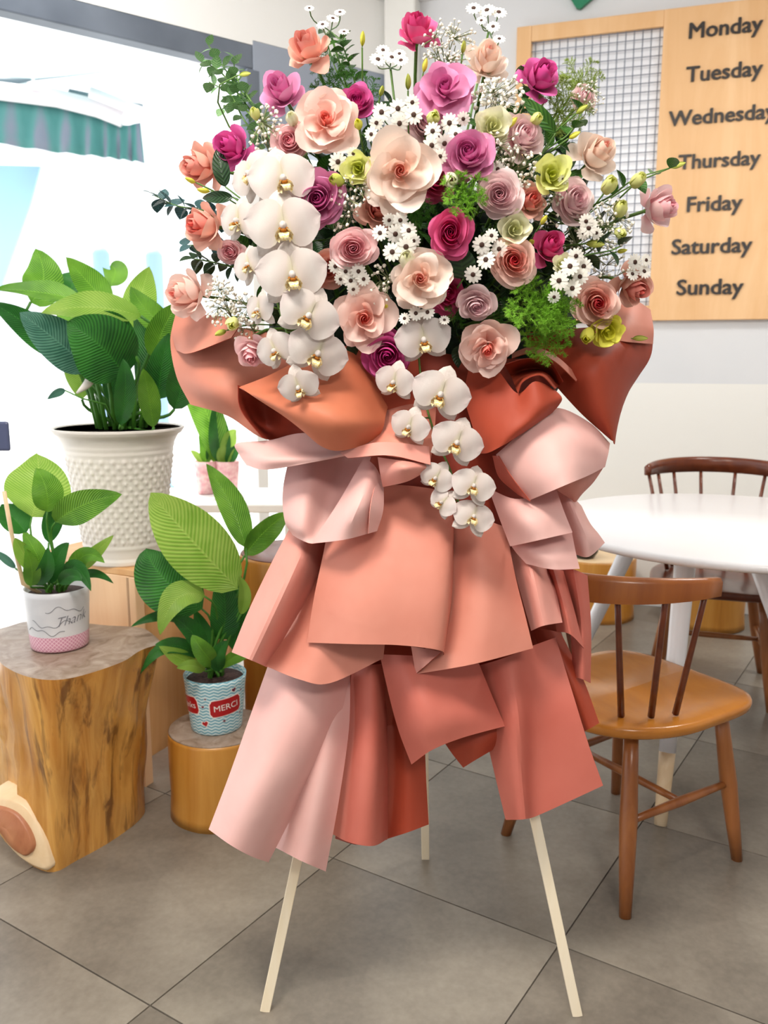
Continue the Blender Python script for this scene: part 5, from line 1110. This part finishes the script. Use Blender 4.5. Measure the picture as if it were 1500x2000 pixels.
babys("baby's breath right of the mauve spiral rose", 668, 420, 34, 40, 36, -.01, 3.8)
babys("baby's breath above the peach rose with crimson centre", 1185, 522, 40, 26, 40, -.01, 3.2)
babys("baby's breath beside the coral rose in the right middle", 1065, 400, 34, 60, 46, .01, 3.4)
babys("baby's breath in the fern at the upper right edge", 1150, 190, 30, 34, 36, .0, 3.0)

# ---- asparagus fern, leaves, eucalyptus
FM = {'bright': mat('bright_fern', '6fb024', .6, c2='9ad040', scale=40, trans=.25), 'dark': mat('dark_fern', '3a7622', .6, c2='55942e', scale=40, trans=.2), 'olive': mat('olive_fern', '86a03c', .6, c2='a6b85a', scale=40, trans=.25)}
def frond_mesh(m, seed):
    rr = random.Random(seed); mb = MB()
    main = [Vector((0, 0, 0)), Vector((.1, 0, .35)), Vector((.0, .1, .7)), Vector((.15, 0, 1.0))]
    mb.tube([cr(main, k / 8) for k in range(9)], [.016 - .0015 * k for k in range(9)], 4, caps=False)
    for b in range(20):
        v = .08 + .9 * b / 20; p = cr(main, v); a = rr.uniform(0, 6.28); L = .42 * math.sin(math.pi * min(1, .25 + v * .72)); d = Vector((math.cos(a), math.sin(a), .45)).normalized(); e = p + d * L
        mb.tube([p, e], .006, 3, caps=False)
        for n_ in range(9):
            w = .15 + .85 * n_ / 9; q = p.lerp(e, w)
            for _ in range(5):
                g_ = (d * .6 + Vector((rr.uniform(-1, 1), rr.uniform(-1, 1), rr.uniform(-1, 1)))).normalized(); l = rr.uniform(.07, .12); s = g_.cross(Vector((rr.random(), rr.random(), rr.random()))).normalized() * .0065
                mb.add([q - s, q + s, q + g_ * l], [(0, 1, 2)])
    return mb.mesh('frond', m)
FR = {k: [frond_mesh(m, i) for i in range(3)] for k, m in FM.items()}
def fern(label, x, y, r, m, n=7, dY=-.02, bias=(0, 0)):
    Y = dome(x, y) + dY; c = P(x, y, Y + .05); t = empty('asparagus_fern', c); tag(t, label, 'fern', 'tufts of asparagus fern'); k = px2m(1, c)
    for i in range(n):
        a = 6.283 * i / n + R.uniform(-.3, .3); d = Vector((math.cos(a) + bias[0], -.7 + R.uniform(-.3, .3), math.sin(a) + bias[1])).normalized()
        rt = d.to_track_quat('Z', 'Y').to_matrix().to_4x4()
        b = link('frond', FR[m][i % 3], t, rt @ Matrix.Scale(r * k * R.uniform(.85, 1.1), 4)); b['kind'] = 'stuff'
    MB().tube([Vector((0, 0, 0)), FOC - c], .002, 5).build('stem', M['stem'], t)
fern('bright green fern tuft in the centre above the raspberry rose', 905, 385, 58, 'bright', 9, -.085)
fern('large bright fern tuft at the lower right above the paper', 1040, 600, 66, 'bright', 9, -.09)
fern('bright fern tuft just left of the peach rose with crimson centre', 1085, 610, 56, 'bright', 9, -.09)
fern('darker fern tuft hanging lowest on the right over the curled paper', 1058, 652, 66, 'bright', 8, -.05, (0, -.4))
fern('dark fern behind the coral-centred rose in the middle', 812, 418, 50, 'dark', 6, -.01)
fern('dark green fern at the top left behind the upright leafy stem', 650, 165, 62, 'dark', 7, .04)
fern('olive green fern at the upper right before the wire grid', 1090, 215, 70, 'olive', 8, .02)
fern('olive fern tips at the upper right edge', 1130, 160, 50, 'olive', 6, .06)
fern('small fern tuft left of the small dusty lilac rose', 892, 618, 34, 'dark', 5, -.03)
fern('small fern tuft right of the small dusty lilac rose', 975, 612, 38, 'dark', 6, -.01)
fern('green fern behind the daisies at the upper left middle', 720, 190, 44, 'dark', 6, .05)
fern('dark fern right of the coral-hearted rose, deep inside', 985, 420, 46, 'dark', 6, .0)

GL = [leaf_mat('dark_foliage', '16301a', '2a4a26', veins=8, trans=.1, rough=.35, strength=.3), leaf_mat('green_foliage', '2f5c22', '4d7d30', veins=8, trans=.15, strength=.3), leaf_mat('blue_foliage', '24484a', '3c686c', veins=6, trans=.1, rough=.45, strength=.2), leaf_mat('eucalyptus_leaf', '5f8f58', '87ab76', veins=6, trans=.2, rough=.55, strength=.15)]
def unit_leaf(m, w_=.34, cup=.3, nv=8, nu=4):
    rows = []; uv = []
    for i in range(nv + 1):
        v = i / nv; ww = w_ * math.sin(math.pi * v ** .85) ** .8 if 0 < v < 1 else 0; row = []
        for j in range(nu + 1):
            u = -1 + 2*j/nu; row.append(Vector((u * ww, -.25 * v * v + cup * abs(u) * ww, v))); uv.append((.5 + u / 2, v))
        rows.append(row)
    return MB().grid(rows, uv=uv).mesh('leaf', m)
UL = [unit_leaf(m) for m in GL]; RL = unit_leaf(GL[3], .46, .1); RB = unit_leaf(GL[2], .46, .1)
def branch(name, label, cat, group, pts, leaves, me, size, stemr=.0018):
    Q = [P(*q) for q in pts]; c = Q[0]; t = empty(name, c); tag(t, label, cat, group); Q = [q - c for q in Q]
    MB().tube([cr(Q, k / 14) for k in range(15)], [stemr * (1.2 - .05 * k) for k in range(15)], 5).build('stem', M['stem'], t)
    k = px2m(1, c)
    for i in range(leaves):
        v = (i + .6) / leaves; p = cr(Q, v); d = (cr(Q, min(1, v + .05)) - cr(Q, max(0, v - .05))).normalized()
        a = i * 2.4; sd = Matrix.Rotation(a, 3, d) @ d.orthogonal().normalized(); g_ = (d * .5 + sd).normalized()
        rt = g_.to_track_quat('Z', 'Y').to_matrix().to_4x4()
        s = size * k * R.uniform(.8, 1.15)
        link('leaf', me, t, Matrix.Translation(p) @ rt @ Matrix.Rotation(R.uniform(-.5, .5), 4, 'Z') @ Matrix.Scale(s, 4))
    return t
branch('eucalyptus_branch', 'pale green eucalyptus branch sticking up at the upper left before the window', 'eucalyptus', None, [(560, 300, 1.66), (495, 210, 1.68), (450, 150, 1.70), (405, 85, 1.72)], 24, RL, 25)
branch('eucalyptus_branch', 'second pale eucalyptus twig curving down at the upper left', 'eucalyptus', None, [(540, 290, 1.64), (490, 225, 1.66), (455, 200, 1.68), (432, 215, 1.69)], 9, RL, 20)
branch('eucalyptus_branch', 'leafy eucalyptus twig nearest the grey beam at the upper left', 'eucalyptus', None, [(520, 260, 1.66), (470, 190, 1.69), (430, 140, 1.70), (392, 120, 1.71)], 20, RL, 26)
branch('eucalyptus_branch', 'short eucalyptus twig reaching towards the mauve rose at the upper left', 'eucalyptus', None, [(520, 240, 1.67), (485, 190, 1.68), (462, 150, 1.69), (455, 108, 1.70)], 18, RL, 24)
branch('eucalyptus_branch', 'eucalyptus twig bending left above the magenta rose at the left', 'eucalyptus', None, [(530, 290, 1.66), (480, 240, 1.68), (450, 185, 1.69), (408, 160, 1.70)], 16, RL, 24)
branch('eucalyptus_branch', 'dark blue-green eucalyptus sprig at the left edge below the salmon rose', 'eucalyptus', None, [(460, 440, 1.62), (400, 412, 1.64), (345, 402, 1.66), (302, 382, 1.68)], 26, RB, 30)
branch('eucalyptus_branch', 'short dark eucalyptus twig left of the coral rose', 'eucalyptus', None, [(450, 480, 1.62), (400, 478, 1.65), (360, 480, 1.67)], 10, RB, 30)
branch('eucalyptus_branch', 'dark leafy sprig between the pale pink left rose and the orchids', 'eucalyptus', None, [(500, 530, 1.60), (450, 520, 1.56), (405, 510, 1.57), (375, 505, 1.58)], 18, UL[0], 32)
branch('leafy_stem', 'upright light green leafy stem at the top left of the bouquet', 'leafy stem', None, [(705, 210, 1.66), (690, 150, 1.64), (675, 105, 1.63), (662, 72, 1.62)], 20, UL[1], 30)
branch('leafy_stem', 'second thin leafy stem at the top left beside the upright one', 'leafy stem', None, [(700, 215, 1.66), (668, 160, 1.66), (650, 120, 1.66), (632, 55, 1.66)], 12, UL[1], 20)
branch('leafy_stem', 'leafy stem at the right ending near the long-stemmed bud', 'leafy stem', None, [(1120, 420, 1.60), (1190, 385, 1.55), (1240, 350, 1.52), (1322, 324, 1.50)], 7, UL[1], 36)
branch('leafy_stem', 'green leafy stems crossing on the right above the pale yellow bloom', 'leafy stem', None, [(1010, 340, 1.52), (1070, 290, 1.50), (1110, 262, 1.50), (1140, 215, 1.50)], 10, UL[1], 34)
branch('leafy_stem', 'dark twig with leaves at the right over the lower daisies', 'leafy stem', None, [(1090, 520, 1.50), (1140, 500, 1.47), (1190, 490, 1.46), (1215, 480, 1.46)], 7, UL[0], 42)
branch('leafy_stem', 'dark leafy stem behind the magenta rose in front of the frame corner', 'leafy stem', None, [(1000, 260, 1.56), (1020, 215, 1.54), (1030, 180, 1.54), (1010, 150, 1.55)], 9, UL[1], 40)
for x, y, tx, ty, w_, mi, lb in ((440, 365, 425, 290, 34, 0, 'large dark leaf between the salmon and magenta roses at the far left'), (905, 545, 895, 478, 56, 0, 'dark round leaf below the raspberry rose'), (455, 385, 395, 388, 24, 0, 'dark leaf pointing left under the salmon rose'), (1085, 260, 1018, 190, 30, 1, 'green leaf under the magenta rose by the frame corner')):
    q = P(x, y, dome(x, y) - .02); t = empty('single_leaf', q); tag(t, lb, 'leaf')
    p2 = P(tx, ty, dome(tx, ty) - .03); blade('blade', q, q, (q + p2) / 2 + Vector((0, -.015, 0)), p2, px2m(w_, q), GL[mi], t); MB().tube([Vector(), (FOC - q) * .6], .0015, 5).build('stalk', M['stem'], t)
# dark filler foliage that closes the gaps
fp = []
for i in range(64):
    for _ in range(40):
        a = R.uniform(0, 6.283); r = math.sqrt(R.random()) * .86; x, y = 815 + 440 * r * math.cos(a), 435 + 300 * r * math.sin(a)
        if all((x - u) ** 2 + (y - v) ** 2 > 52 ** 2 for u, v in fp): fp.append((x, y)); break
for i, (x, y) in enumerate(fp):
    Y = dome(x, y) + .065; tgt = (815 + (x - 815) * .45, 440 + (y - 440) * .45)
    dx, dy = (x - 815), (y - 440)
    branch('filler_foliage', 'dark green leafy sprig filling the gaps between the flowers', 'foliage', 'dark sprigs filling the gaps', [(tgt[0], tgt[1], 1.66), (x - dx * .2, y - dy * .2, Y + .05), (x, y, Y)], 9, UL[0] if i % 4 else UL[1], 40, .0016)
# the floral foam holding the stems
M['foam'] = mat('dark_green_foam', '1d3320', .9, c2='14261a', scale=60, bmp=.5)  # foam kept near black so the gaps between flowers look shaded
c = Vector((.075, 1.74, 1.30)); t = empty('floral_foam', c); tag(t, 'dark green floral foam deep inside the bouquet holding the stems', 'floral foam')
mb = MB(); mb.ball((0, 0, 0), 1, 40, 24, (.30, .14, .27)); mb.build('block', M['foam'], t)
